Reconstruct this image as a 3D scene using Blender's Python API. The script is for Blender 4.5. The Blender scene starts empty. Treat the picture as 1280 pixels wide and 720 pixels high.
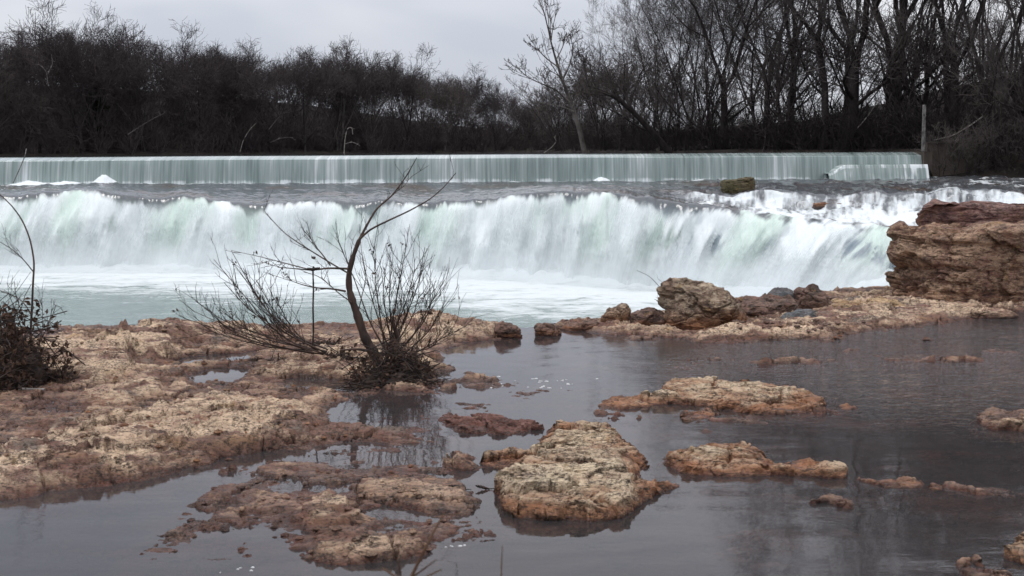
import bpy, math, random
import numpy as np
from mathutils import Vector
random.seed(7)
RNG = np.random.default_rng(7)
SC = bpy.context.scene
COL = SC.collection
F32 = np.float32

# ------------------------------------------------------------------ camera numbers
CH = 2.2            # camera height above the water on the rock shelf
FPX = 1500.0        # focal length in pixels of the 1280 px wide photograph
PITCH = math.atan(171 / FPX)
ROLL = math.radians(0.35)
FW = np.array([0, math.cos(PITCH), -math.sin(PITCH)])
R0 = np.array([1.0, 0, 0]); U0 = np.array([0, math.sin(PITCH), math.cos(PITCH)])
UP = U0 * math.cos(ROLL) + R0 * math.sin(ROLL)
RT = R0 * math.cos(ROLL) - U0 * math.sin(ROLL)

def ray(px, py):
    return FW + (px - 640) / FPX * RT - (py - 360) / FPX * UP
def at(px, py, z=0.0):
    d = ray(px, py); t = (z - CH) / d[2]
    return np.array([d[0] * t, d[1] * t, z])
def atD(px, py, D):
    d = ray(px, py); t = D / d[1]
    return np.array([d[0] * t, D, CH + d[2] * t])
def zat(px, py, D):
    return atD(px, py, D)[2]
def xat(px, D):
    return (px - 640) / FPX * (D * math.cos(PITCH) + 0.25)

# ------------------------------------------------------------------ noise (numpy)
_P = RNG.permutation(256).astype(np.int32)
_P = np.concatenate([_P, _P, _P])
_G = RNG.normal(size=(256, 3)); _G /= np.linalg.norm(_G, axis=1)[:, None]; _G = (_G * 1.5).astype(F32)
def _fade(t): return t * t * t * (t * (t * 6 - 15) + 10)
def perlin2(x, y):
    x = np.asarray(x, F32); y = np.asarray(y, F32)
    xi = np.floor(x); yi = np.floor(y)
    fx = x - xi; fy = y - yi
    xi = xi.astype(np.int32) & 255; yi = yi.astype(np.int32) & 255
    u = _fade(fx); v = _fade(fy)
    def g(ix, iy, dx, dy):
        h = _P[_P[ix & 255] + (iy & 255)]
        return _G[h, 0] * dx + _G[h, 1] * dy
    a = g(xi, yi, fx, fy); b = g(xi + 1, yi, fx - 1, fy)
    c = g(xi, yi + 1, fx, fy - 1); d = g(xi + 1, yi + 1, fx - 1, fy - 1)
    return (a + u * (b - a)) * (1 - v) + (c + u * (d - c)) * v
def perlin3(x, y, z):
    x = np.asarray(x, F32); y = np.asarray(y, F32); z = np.asarray(z, F32)
    xi = np.floor(x); yi = np.floor(y); zi = np.floor(z)
    fx = x - xi; fy = y - yi; fz = z - zi
    xi = xi.astype(np.int32) & 255; yi = yi.astype(np.int32) & 255; zi = zi.astype(np.int32) & 255
    u = _fade(fx); v = _fade(fy); w = _fade(fz)
    def g(a, b, c):
        h = _P[_P[_P[(xi + a) & 255] + ((yi + b) & 255)] + ((zi + c) & 255)]
        return _G[h, 0] * (fx - a) + _G[h, 1] * (fy - b) + _G[h, 2] * (fz - c)
    def lx(b, c):
        a0 = g(0, b, c); return a0 + u * (g(1, b, c) - a0)
    y0 = lx(0, 0); y0 = y0 + v * (lx(1, 0) - y0)
    y1 = lx(0, 1); y1 = y1 + v * (lx(1, 1) - y1)
    return y0 + w * (y1 - y0)
def fbm2(x, y, o=5, rough=0.5):
    s = 0; a = 1; t = 0
    for i in range(o):
        s = s + a * perlin2(x + 17.3 * i, y - 9.1 * i); t += a
        a *= rough; x = x * 2.03; y = y * 2.03
    return s / t
def fbm3(x, y, z, o=4, rough=0.5):
    s = 0; a = 1; t = 0
    for i in range(o):
        s = s + a * perlin3(x + 17.3 * i, y - 9.1 * i, z + 5.7 * i); t += a
        a *= rough; x = x * 2.03; y = y * 2.03; z = z * 2.03
    return s / t
def ridged2(x, y, o=4):
    s = 0; a = 1; t = 0
    for i in range(o):
        s = s + a * (1 - np.abs(perlin2(x + 7.3 * i, y + 3.1 * i)) * 2); t += a
        a *= 0.5; x = x * 2.1; y = y * 2.1
    return s / t
def vor2(x, y):
    xi = np.floor(x).astype(np.int32); yi = np.floor(y).astype(np.int32)
    f1 = np.full(x.shape, 9, F32); f2 = f1.copy()
    for dx in (-1, 0, 1):
        for dy in (-1, 0, 1):
            h = _P[_P[(xi + dx) & 255] + ((yi + dy) & 255)]
            jx = (h / 255.0) * 0.9; jy = (_P[h + 91] / 255.0) * 0.9
            d = np.sqrt((xi + dx + jx - x) ** 2 + (yi + dy + jy - y) ** 2).astype(F32)
            f2 = np.minimum(f2, np.maximum(f1, d)); f1 = np.minimum(f1, d)
    return f2 - f1
def vor3(x, y, z):
    xi = np.floor(x).astype(np.int32); yi = np.floor(y).astype(np.int32); zi = np.floor(z).astype(np.int32)
    f1 = np.full(x.shape, 9, F32); f2 = f1.copy()
    for dx in (-1, 0, 1):
        for dy in (-1, 0, 1):
            for dz in (-1, 0, 1):
                h = _P[_P[_P[(xi + dx) & 255] + ((yi + dy) & 255)] + ((zi + dz) & 255)]
                jx = h / 255.0 * .9; jy = _P[h + 91] / 255.0 * .9; jz = _P[h + 37] / 255.0 * .9
                d = np.sqrt((xi + dx + jx - x) ** 2 + (yi + dy + jy - y) ** 2 + (zi + dz + jz - z) ** 2).astype(F32)
                f2 = np.minimum(f2, np.maximum(f1, d)); f1 = np.minimum(f1, d)
    return f2 - f1
def facet2(x, y, A=1.0, tilt=1.0):
    """broken blocks: every Voronoi cell has a level and a tilt of its own; returns height, distance to the crack"""
    xi = np.floor(x).astype(np.int32); yi = np.floor(y).astype(np.int32)
    f1 = np.full(x.shape, 9, F32); f2 = f1.copy(); hh = np.zeros(x.shape, F32)
    for dx in (-1, 0, 1):
        for dy in (-1, 0, 1):
            h = _P[_P[(xi + dx) & 255] + ((yi + dy) & 255)]
            ox = x - (xi + dx + (h / 255.0) * 0.9); oy = y - (yi + dy + (_P[h + 91] / 255.0) * 0.9)
            d = np.sqrt(ox * ox + oy * oy).astype(F32)
            v = (_P[h + 13] / 255.0 - .5) * A + ((_P[h + 57] / 255.0 - .5) * ox + (_P[h + 131] / 255.0 - .5) * oy) * tilt
            f2 = np.minimum(f2, np.maximum(f1, d)); hh = np.where(d < f1, v, hh); f1 = np.minimum(f1, d)
    return hh, f2 - f1
def facet3(x, y, z, A=1.0, tilt=1.0):
    xi = np.floor(x).astype(np.int32); yi = np.floor(y).astype(np.int32); zi = np.floor(z).astype(np.int32)
    f1 = np.full(x.shape, 9, F32); f2 = f1.copy(); hh = np.zeros(x.shape, F32)
    for dx in (-1, 0, 1):
        for dy in (-1, 0, 1):
            for dz in (-1, 0, 1):
                h = _P[_P[_P[(xi + dx) & 255] + ((yi + dy) & 255)] + ((zi + dz) & 255)]
                ox = x - (xi + dx + h / 255.0 * .9); oy = y - (yi + dy + _P[h + 91] / 255.0 * .9); oz = z - (zi + dz + _P[h + 37] / 255.0 * .9)
                d = np.sqrt(ox * ox + oy * oy + oz * oz).astype(F32)
                v = (_P[h + 13] / 255.0 - .5) * A + ((_P[h + 57] / 255.0 - .5) * ox + (_P[h + 131] / 255.0 - .5) * oy + (_P[h + 77] / 255.0 - .5) * oz) * tilt
                f2 = np.minimum(f2, np.maximum(f1, d)); hh = np.where(d < f1, v, hh); f1 = np.minimum(f1, d)
    return hh, f2 - f1
def flake(X, Y, f, n, ay=1.7, edge=.75):
    q = fbm2(X * f, Y * f * ay, 4, .55) * n; fl = np.floor(q); return (fl + sstep(edge, 1, q - fl)) / n
def sstep(a, b, x):
    t = np.clip((x - a) / (b - a), 0, 1); return t * t * (3 - 2 * t)

def poly_sd(poly, X, Y):
    """signed distance to a polygon, positive inside"""
    poly = np.asarray(poly, float); n = len(poly)
    d = np.full(X.shape, 1e9, F32); ins = np.zeros(X.shape, bool)
    for i in range(n):
        ax, ay = poly[i]; bx, by = poly[(i + 1) % n]
        ex, ey = bx - ax, by - ay
        wx, wy = X - ax, Y - ay
        t = np.clip((wx * ex + wy * ey) / (ex * ex + ey * ey + 1e-12), 0, 1)
        d = np.minimum(d, (wx - ex * t) ** 2 + (wy - ey * t) ** 2)
        c = ((ay > Y) != (by > Y)) & (X < (bx - ax) * (Y - ay) / ((by - ay) + 1e-12) + ax)
        ins ^= c
    d = np.sqrt(d)
    return np.where(ins, d, -d)
def pxpoly(pts, z=0.0):
    return [tuple(at(a, b, z)[:2]) for a, b in pts]

# ------------------------------------------------------------------ mesh helpers
def tag(o, label=None, cat=None, group=None, kind=None):
    if label: o['label'] = label
    if cat: o['category'] = cat
    if group: o['group'] = group
    if kind: o['kind'] = kind
    return o
def mesh_np(name, V, Fc, mat, smooth=True, attrs=None, uv=None):
    """V (n,3); Fc (m,3|4) or a list of such arrays"""
    me = bpy.data.meshes.new(name)
    V = np.asarray(V, F32)
    Fs = [np.asarray(f, np.int32) for f in (Fc if isinstance(Fc, list) else [Fc]) if len(f)]
    me.vertices.add(len(V)); me.vertices.foreach_set('co', V.ravel())
    idx = np.concatenate([f.ravel() for f in Fs])
    tot = np.concatenate([np.full(len(f), f.shape[1], np.int32) for f in Fs])
    st = np.concatenate([[0], np.cumsum(tot)[:-1]]).astype(np.int32)
    me.loops.add(len(idx)); me.loops.foreach_set('vertex_index', idx)
    me.polygons.add(len(tot)); me.polygons.foreach_set('loop_start', st)
    me.update(calc_edges=True)
    me.polygons.foreach_set('use_smooth', np.full(len(tot), smooth, bool))
    if attrs:
        for k, a in attrs.items():
            at_ = me.attributes.new(k, 'FLOAT', 'POINT'); at_.data.foreach_set('value', np.asarray(a, F32))
    if uv is not None:
        l = me.uv_layers.new(name='flow'); l.data.foreach_set('uv', np.asarray(uv, F32)[idx].ravel())
    me.validate()
    if mat: me.materials.append(mat)
    return me
def mk(name, V, Fc, mat, parent=None, loc=None, **kw):
    V = np.asarray(V, float)
    if parent is not None: off = np.array(parent.location)
    elif loc is not None: off = np.asarray(loc, float)
    else: off = np.zeros(3)
    me = mesh_np(name, V - off, Fc, mat, **kw)
    o = bpy.data.objects.new(name, me); COL.objects.link(o)
    if parent is not None: o.parent = parent
    else: o.location = off
    return o
def empty(name, loc, label=None, cat=None, group=None):
    o = bpy.data.objects.new(name, None); COL.objects.link(o); o.location = loc
    o.empty_display_size = 0.2
    return tag(o, label, cat, group)
def grid_faces(nr, nc, wrap=False):
    c = nc if wrap else nc - 1
    i = np.arange(nr - 1)[:, None] * nc; j = np.arange(c)[None, :]; j2 = (j + 1) % nc
    return np.stack([i + j, i + j2, i + nc + j2, i + nc + j], -1).reshape(-1, 4)
def tubes(polys, sides=5):
    """polys: list of (pts (k,3), radii (k)); returns V, F (quads)"""
    Vs, Fs = [], []; base = 0
    byn = {}
    for p, r in polys: byn.setdefault(len(p), []).append((p, r))
    for k, L in byn.items():
        P = np.array([p for p, r in L], float); R = np.array([r for p, r in L], float)
        T = np.empty_like(P); T[:, 1:-1] = P[:, 2:] - P[:, :-2]; T[:, 0] = P[:, 1] - P[:, 0]; T[:, -1] = P[:, -1] - P[:, -2]
        T /= np.linalg.norm(T, axis=2, keepdims=True) + 1e-9
        ref = np.where(np.abs(T[..., 2:3]) > .9, np.array([1., 0, 0]), np.array([0, 0, 1.]))
        A = np.cross(T, ref); A /= np.linalg.norm(A, axis=2, keepdims=True) + 1e-9
        B = np.cross(T, A)
        th = np.arange(sides) / sides * 2 * math.pi
        ring = P[:, :, None, :] + R[:, :, None, None] * (A[:, :, None, :] * np.cos(th)[None, None, :, None] + B[:, :, None, :] * np.sin(th)[None, None, :, None])
        m = len(L); V = ring.reshape(-1, 3)
        f = grid_faces(k, sides, True)
        f = (f[None] + (np.arange(m) * k * sides)[:, None, None]).reshape(-1, 4) + base
        Vs.append(V); Fs.append(f); base += len(V)
    return np.concatenate(Vs), np.concatenate(Fs)
def boxv(x0, x1, y0, y1, z0, z1):
    V = [(x, y, z) for z in (z0, z1) for y in (y0, y1) for x in (x0, x1)]
    Fq = [(0, 2, 3, 1), (4, 5, 7, 6), (0, 1, 5, 4), (2, 6, 7, 3), (0, 4, 6, 2), (1, 3, 7, 5)]
    return np.array(V, float), np.array(Fq)

# ------------------------------------------------------------------ node helpers
class NT:
    def __init__(s, name, world=False):
        if world:
            s.m = bpy.data.worlds.new(name)
        else:
            s.m = bpy.data.materials.new(name)
        s.m.use_nodes = True; s.t = s.m.node_tree; s.t.nodes.clear()
    def n(s, typ, ins=None, **props):
        nd = s.t.nodes.new(typ)
        for k, v in props.items(): setattr(nd, k, v)
        for k, v in (ins or {}).items():
            sock = nd.inputs[k]
            if isinstance(v, bpy.types.NodeSocket): s.t.links.new(v, sock)
            else: sock.default_value = v
        return nd
    def math(s, op, a, b=None, c=None, clamp=False):
        nd = s.t.nodes.new('ShaderNodeMath'); nd.operation = op; nd.use_clamp = clamp
        for i, v in enumerate((a, b, c)):
            if v is None: continue
            if isinstance(v, bpy.types.NodeSocket): s.t.links.new(v, nd.inputs[i])
            else: nd.inputs[i].default_value = v
        return nd.outputs[0]
    def vec(s, op, a, b):
        nd = s.t.nodes.new('ShaderNodeVectorMath'); nd.operation = op
        for i, v in enumerate((a, b)):
            if isinstance(v, bpy.types.NodeSocket): s.t.links.new(v, nd.inputs[i])
            else: nd.inputs[i].default_value = v
        return nd.outputs[0]
    def mix(s, f, a, b):
        nd = s.t.nodes.new('ShaderNodeMix'); nd.data_type = 'RGBA'
        for k, v in ((0, f), (6, a), (7, b)):
            if isinstance(v, bpy.types.NodeSocket): s.t.links.new(v, nd.inputs[k])
            else: nd.inputs[k].default_value = v if k == 0 else (*v, 1)
        return nd.outputs[2]
    def range(s, v, a, b, c=0.0, d=1.0):
        nd = s.n('ShaderNodeMapRange', {0: v, 1: a, 2: b, 3: c, 4: d}, interpolation_type='SMOOTHSTEP'); return nd.outputs[0]
    def noise(s, vec, scale, detail=6, rough=.55, dist=0.0):
        return s.n('ShaderNodeTexNoise', {'Vector': vec, 'Scale': scale, 'Detail': detail, 'Roughness': rough, 'Distortion': dist}).outputs[0]
    def ramp(s, f, stops):
        nd = s.n('ShaderNodeValToRGB', {0: f}); e = nd.color_ramp.elements
        while len(e) < len(stops): e.new(0.5)
        for i, (p, c) in enumerate(stops): e[i].position = p; e[i].color = (*c, 1)
        return nd.outputs[0]
    def pos(s): return s.n('ShaderNodeNewGeometry').outputs['Position']
    def attr(s, name): return s.n('ShaderNodeAttribute', attribute_name=name).outputs['Fac']
    def out(s, sh, vol=None):
        o = s.n('ShaderNodeOutputMaterial')
        if sh: s.t.links.new(sh, o.inputs[0])
        if vol: s.t.links.new(vol, o.inputs[1])
        return s.m

def rock_mat(name, pale=(.50, .43, .33), mid=(.33, .24, .16), dark=(.15, .10, .075), rust=(.26, .10, .035), maroon=(.12, .045, .04),
             zr=(.02, .14), wet=(0.0, .05), lichen=.5, tone=0.0, pinkamt=.35, patch=.2, rustamt=.85):
    t = NT(name); p = t.pos()
    z = t.n('ShaderNodeSeparateXYZ', {0: p}).outputs[2]
    ps = t.vec('MULTIPLY', p, (1.0, 1.35, 2.6))
    n1 = t.noise(p, 0.9, 5, .55, .4); n2 = t.noise(ps, 7, 9, .68, .6); n3 = t.noise(ps, 38, 5, .65)
    n4 = t.noise(p, 2.7, 6, .6, .8)
    v = t.math('ADD', t.math('MULTIPLY', n1, .5), t.math('MULTIPLY', n2, .9)); v = t.math('ADD', v, -.17 + tone)
    base = t.ramp(v, [(.33, dark), (.43, mid), (.51, pale), (.64, tuple(min(c * 1.3, .8) for c in pale))])
    pink = t.mix(n2, (.20, .085, .07), (.38, .20, .15))
    base = t.mix(t.math('MULTIPLY', t.range(n4, .50, .66), pinkamt), base, pink)
    ochre = t.range(t.noise(p, 4.3, 4, .5, 1.0), .60, .72)
    base = t.mix(t.math('MULTIPLY', ochre, .55), base, (.36, .20, .06))
    pn = t.noise(t.vec('MULTIPLY', p, (.8, 1.25, 1.0)), 1.15, 6, .62, .9)
    pc = t.ramp(t.noise(ps, 1.9, 6, .6), [(.36, (.14, .115, .10)), (.46, (.19, .080, .058)), (.54, (.11, .038, .028)), (.64, (.30, .16, .085))])
    base = t.mix(t.math('MULTIPLY', t.range(pn, .49, .58), patch), base, pc)
    # iron staining low on the rock, wet red-brown next to the water
    zz = t.math('ADD', z, t.math('MULTIPLY', t.math('SUBTRACT', n4, .5), .22))
    low = t.range(zz, zr[0], zr[1], 1, 0)
    rustc = t.ramp(n2, [(.25, maroon), (.48, rust), (.62, tuple(c * 1.3 for c in rust)), (.8, mid)])
    base = t.mix(t.math('MULTIPLY', low, rustamt), base, rustc)
    wz = t.range(t.math('ADD', z, t.math('MULTIPLY', t.math('SUBTRACT', n2, .5), .09)), wet[0], wet[1], 1, 0)
    wetc = t.ramp(n4, [(.3, (.034, .022, .018)), (.5, (.10, .040, .028)), (.7, (.16, .055, .034))])
    base = t.mix(t.math('MULTIPLY', wz, .85), base, wetc)
    # silt on deeper bed; its dark colour also stands in for light absorbed underwater
    base = t.mix(t.range(z, -.045, -.11, 0, .85), base, (.046, .041, .039))
    # black lichen specks and a few dark joints
    lp = t.math('MULTIPLY', t.range(n3, .50, .60), t.range(t.noise(ps, 3.1, 5, .65), .40, .58))
    base = t.mix(t.math('MULTIPLY', lp, lichen), base, (.035, .03, .026))
    pd = t.vec('ADD', t.vec('MULTIPLY', p, (1.0, 1.7, 2.4)), t.vec('MULTIPLY', t.n('ShaderNodeTexNoise', {'Vector': p, 'Scale': 3.0, 'Detail': 8, 'Roughness': .7}).outputs[1], (.9, .9, .9)))
    e = t.n('ShaderNodeTexVoronoi', {'Vector': pd, 'Scale': 2.6}, feature='DISTANCE_TO_EDGE').outputs[0]
    cr = t.math('MULTIPLY', t.range(e, 0.0, .026, 1, 0), t.range(n1, .42, .52))
    flk = t.noise(t.vec('MULTIPLY', p, (3.2, 9.0, 14.0)), 3.0, 8, .72, 1.0)
    dk = t.range(flk, .46, .40)
    base = t.mix(t.math('MULTIPLY', dk, .85), base, (.045, .029, .021))
    base = t.mix(t.math('MULTIPLY', cr, .85), base, (.03, .024, .02))
    h = t.math('ADD', t.math('MULTIPLY', n2, .8), t.math('MULTIPLY', n3, .35)); h = t.math('ADD', h, t.math('MULTIPLY', flk, .9)); h = t.math('SUBTRACT', h, t.math('MULTIPLY', cr, .4))
    bp = t.n('ShaderNodeBump', {'Strength': 1.0, 'Distance': .04, 'Height': h}).outputs[0]
    ro = t.math('SUBTRACT', t.math('ADD', .62, t.math('MULTIPLY', n2, .3)), t.math('MULTIPLY', wz, .55))
    b = t.n('ShaderNodeBsdfPrincipled', {'Base Color': base, 'Roughness': ro, 'Normal': bp, 'Specular IOR Level': .4}).outputs[0]
    return t.out(b)

M = {}
M['shelf'] = rock_mat('shelf_rock', pale=(.60, .435, .295), mid=(.33, .165, .10), dark=(.080, .040, .030), rust=(.17, .075, .045), maroon=(.10, .045, .04), zr=(.025, .10), wet=(.005, .05), tone=.045, lichen=.75, pinkamt=.55, patch=.85, rustamt=.75)
M['pale'] = rock_mat('pale_rock', pale=(.64, .49, .335), mid=(.38, .235, .14), dark=(.11, .068, .045), zr=(.035, .13), wet=(.0, .035), tone=.06, lichen=.6, pinkamt=.2, rust=(.27, .085, .025), patch=.35, rustamt=.8)
M['red'] = rock_mat('red_rock', pale=(.27, .15, .12), mid=(.17, .07, .055), zr=(.0, .1), wet=(.0, .05), tone=-.02, rust=(.17, .06, .04))
M['boulder'] = rock_mat('brown_rock', pale=(.44, .34, .24), mid=(.24, .16, .10), dark=(.09, .06, .045), zr=(.05, .3), wet=(.0, .05), tone=-.05, lichen=.6)
M['dark'] = rock_mat('dark_rock', pale=(.20, .12, .09), mid=(.11, .07, .052), dark=(.05, .035, .03), zr=(.0, .1), wet=(.0, .05), tone=-.03)
M['grey'] = rock_mat('grey_slab', pale=(.15, .16, .165), mid=(.085, .09, .095), dark=(.04, .042, .045), zr=(-.1, .0), wet=(-.1, .0), pinkamt=0., tone=.02)
M['ledge'] = rock_mat('ledge_rock', pale=(.42, .27, .175), mid=(.22, .105, .06), dark=(.055, .029, .022), rust=(.24, .10, .04), zr=(-.1, .25), wet=(-.05, .02), tone=-.055, lichen=.7, pinkamt=.5, patch=.7, rustamt=.6)
M['orange'] = rock_mat('orange_rock', pale=(.50, .34, .19), mid=(.32, .17, .075), dark=(.12, .06, .035), zr=(.0, .05), wet=(-.02, .03), tone=.0, lichen=.6, pinkamt=.2)
M['topledge'] = rock_mat('upper_ledge_rock', pale=(.30, .18, .15), mid=(.19, .09, .075), dark=(.06, .032, .03), zr=(-.1, .1), wet=(-.05, .02), tone=-.06, lichen=.8, pinkamt=.75)
M['moss'] = rock_mat('mossy_rock', pale=(.13, .11, .05), mid=(.075, .065, .028), dark=(.035, .03, .018), zr=(-5, -4), wet=(-5, -4), pinkamt=0., tone=-.04)

def simple(name, c1, c2, scale=6, rough=.8, bump=.3, spec=.3, stretch=(1, 1, 1), det=6):
    t = NT(name); p = t.vec('MULTIPLY', t.pos(), stretch); n = t.noise(p, scale, det, .6)
    c = t.mix(t.range(n, .3, .7), c1, c2)
    bp = t.n('ShaderNodeBump', {'Strength': bump, 'Distance': .03, 'Height': n}).outputs[0]
    return t.out(t.n('ShaderNodeBsdfPrincipled', {'Base Color': c, 'Roughness': rough, 'Normal': bp, 'Specular IOR Level': spec}).outputs[0])
M['bark'] = simple('dark_bark', (.016, .013, .012), (.044, .036, .033), 2.5, .9, .3, .2, (1, 1, .3))
M['twig'] = simple('grey_twig', (.050, .041, .039), (.115, .096, .090), .25, .9, 0, .2)
M['farbark'] = simple('far_bark', (.028, .025, .026), (.055, .048, .047), 1.5, .9, 0, .1)
M['fartwig'] = simple('far_twig', (.040, .034, .035), (.085, .070, .070), .15, .9, 0, .1)
M['greybark'] = simple('grey_bark', (.055, .050, .048), (.13, .118, .112), 1.2, .9, 0, .1)
M['browntwig'] = simple('brown_twig', (.040, .034, .034), (.085, .072, .070), .2, .9, 0, .1)
M['palebark'] = simple('pale_bark', (.05, .042, .038), (.17, .15, .135), 1.2, .8, .2, .2)
M['paletwig'] = simple('pale_twig', (.07, .058, .053), (.14, .12, .11), .6, .85, 0, .2)
M['shrub'] = simple('shrub_bark', (.022, .015, .012), (.085, .05, .036), 9, .7, .4, .35, (1, 1, .35))
M['shrubtwig'] = simple('shrub_twig', (.018, .013, .012), (.045, .03, .024), 6, .75, 0, .3)
M['debris'] = simple('rotting_debris', (.010, .008, .007), (.05, .03, .022), 14, .85, .6, .3)
M['leaf'] = simple('dead_leaf', (.02, .013, .010), (.10, .055, .035), 8, .8, .1, .3)
M['litter'] = simple('leaf_litter', (.016, .013, .012), (.038, .030, .027), .6, .95, .4, .1)
M['concrete'] = simple('old_concrete', (.035, .027, .022), (.095, .076, .062), .9, .85, .4, .3, (1, 1, .5))
M['dam'] = simple('dam_concrete', (.08, .085, .08), (.16, .165, .155), 1.2, .8, .3, .3)
M['post'] = simple('weathered_post', (.04, .036, .033), (.22, .205, .19), 7, .8, .2, .3, (1, 1, .6))
M['driftwood'] = simple('bleached_wood', (.16, .14, .125), (.34, .31, .28), 6, .8, .2, .3)
M['greywood'] = simple('grey_wood', (.08, .07, .065), (.20, .18, .165), 2, .85, .1, .2)
M['evergreen'] = simple('evergreen_needles', (.012, .018, .010), (.03, .042, .022), 2, .85, 0, .2)
M['bud'] = simple('brown_leaves', (.06, .03, .018), (.13, .075, .04), 6, .85, 0, .2)

# ---- water on the shelf: thin clear film, real Fresnel reflection
def shelf_water_mat():
    t = NT('shallow_water'); p = t.pos()
    ps = t.vec('MULTIPLY', p, (1.0, 2.6, 1.0))
    big = t.range(t.noise(p, .35, 3, .5), .40, .62)
    sx = t.n('ShaderNodeSeparateXYZ', {0: p})
    far = t.range(sx.outputs[1], 8.0, 12.5); rgt = t.range(sx.outputs[0], .5, 4.0)
    act = t.math('ADD', .045, t.math('MULTIPLY', t.math('MULTIPLY', far, rgt), 2.2))
    act = t.math('ADD', act, t.math('MULTIPLY', big, .07))
    h = t.math('ADD', t.noise(ps, 5.5, 3, .5, .3), t.math('MULTIPLY', t.noise(ps, 17, 2, .5), .35))
    bp = t.n('ShaderNodeBump', {'Strength': t.math('MULTIPLY', act, .32), 'Distance': .03, 'Height': h}).outputs[0]
    fr = t.n('ShaderNodeFresnel', {'IOR': 1.33, 'Normal': bp}).outputs[0]
    gl = t.n('ShaderNodeBsdfGlossy', {'Color': (.97, .97, 1, 1), 'Roughness': .015, 'Normal': bp}).outputs[0]
    tr = t.n('ShaderNodeBsdfTransparent', {'Color': (.80, .74, .70, 1)}).outputs[0]
    mk_ = t.n('ShaderNodeBsdfDiffuse', {'Color': (.090, .086, .090, 1)}).outputs[0]
    under = t.n('ShaderNodeMixShader', {0: .24, 1: tr, 2: mk_}).outputs[0]
    sh = t.n('ShaderNodeMixShader', {0: fr, 1: under, 2: gl}).outputs[0]
    return t.out(sh)
M['water'] = shelf_water_mat()

def fall_mat(name, deepL, deepR, white=(.74, .775, .775), sx=2.2, st=.22, thr=(.30, .72), fine=5.5, bump=.3):
    """white water: a foam attribute broken into strands that run with the flow (UV = metres along the lip, metres down)"""
    t = NT(name); uv = t.n('ShaderNodeUVMap', uv_map='flow').outputs[0]
    fo = t.attr('foam')
    a = t.vec('MULTIPLY', uv, (sx, st, 1)); b = t.vec('MULTIPLY', uv, (fine, st * 3.0, 1))
    n1 = t.noise(a, 1.0, 6, .6, .3); n2 = t.noise(b, 1.0, 4, .6, .2)
    s = t.math('ADD', t.math('MULTIPLY', n1, .70), t.math('MULTIPLY', n2, .30))
    f = t.math('ADD', fo, t.math('MULTIPLY', t.math('SUBTRACT', s, .5), 1.25))
    f = t.range(f, thr[0], thr[1])
    px = t.n('ShaderNodeSeparateXYZ', {0: t.pos()}).outputs[0]
    side = t.range(px, -3.0, 10.0)
    tint = t.noise(t.vec('MULTIPLY', uv, (.18, .05, 1)), 1.0, 2, .5)
    deep = t.mix(side, deepL, deepR)
    deep = t.mix(t.range(tint, .45, .65), deep, (.36, .44, .38))
    vy = t.n('ShaderNodeSeparateXYZ', {0: uv}).outputs[1]
    deep = t.mix(t.range(vy, 20.1, 21.3), (.085, .09, .098), deep)
    wt = t.mix(t.math('MULTIPLY', t.range(t.noise(t.vec('MULTIPLY', uv, (.28, .07, 1)), 1.3, 3, .5), .47, .62), .85), white, (.57, .685, .60))
    c = t.mix(f, deep, wt)
    bp = t.n('ShaderNodeBump', {'Strength': bump, 'Distance': .10, 'Height': s}).outputs[0]
    ro = t.range(f, 0, 1, .18, .65)
    b = t.n('ShaderNodeBsdfPrincipled', {'Base Color': c, 'Roughness': ro, 'Normal': bp, 'Specular IOR Level': .4}).outputs[0]
    return t.out(b)
M['falls'] = fall_mat('falling_water', (.27, .33, .32), (.13, .17, .21), sx=1.5, st=.16)
def river_mat():
    t = NT('river_water'); uv = t.n('ShaderNodeUVMap', uv_map='flow').outputs[0]; fo = t.attr('foam')
    n1 = t.noise(t.vec('MULTIPLY', uv, (1.5, .30, 1)), 1.0, 6, .65, .6); n2 = t.noise(t.vec('MULTIPLY', uv, (5, 2.2, 1)), 1.0, 4, .6)
    s = t.math('ADD', t.math('MULTIPLY', n1, .6), t.math('MULTIPLY', n2, .4))
    f = t.range(t.math('ADD', fo, t.math('MULTIPLY', t.math('SUBTRACT', s, .5), 1.5)), .34, .86)
    deep = t.mix(t.range(t.noise(t.vec('MULTIPLY', uv, (.22, .35, 1)), 1.0, 3, .5), .5, .68), (.085, .09, .098), (.085, .06, .05))
    c = t.mix(f, deep, (.70, .735, .74))
    bp = t.n('ShaderNodeBump', {'Strength': .6, 'Distance': .12, 'Height': s}).outputs[0]
    return t.out(t.n('ShaderNodeBsdfPrincipled', {'Base Color': c, 'Roughness': t.range(f, 0, 1, .12, .7), 'Normal': bp}).outputs[0])
M['river'] = river_mat()
def pool_mat():
    t = NT('pool_water'); p = t.pos(); fo = t.attr('foam')
    n1 = t.noise(t.vec('MULTIPLY', p, (.45, 1.1, 1)), 1.0, 7, .62, 1.2); n2 = t.noise(t.vec('MULTIPLY', p, (2.2, 5, 1)), 1.0, 4, .6, .5)
    s = t.math('ADD', t.math('MULTIPLY', n1, .6), t.math('MULTIPLY', n2, .4))
    f = t.range(t.math('ADD', fo, t.math('MULTIPLY', t.math('SUBTRACT', s, .5), 2.2)), .34, 1.0)
    c = t.mix(f, (.105, .155, .14), (.60, .635, .635))
    h = t.math('ADD', s, t.math('MULTIPLY', t.noise(t.vec('MULTIPLY', p, (1.2, 2.5, 1)), 1.0, 4, .5), .6))
    bp = t.n('ShaderNodeBump', {'Strength': .5, 'Distance': .12, 'Height': h}).outputs[0]
    return t.out(t.n('ShaderNodeBsdfPrincipled', {'Base Color': c, 'Roughness': t.range(f, 0, 1, .12, .7), 'Normal': bp}).outputs[0])
M['pool'] = pool_mat()
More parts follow.
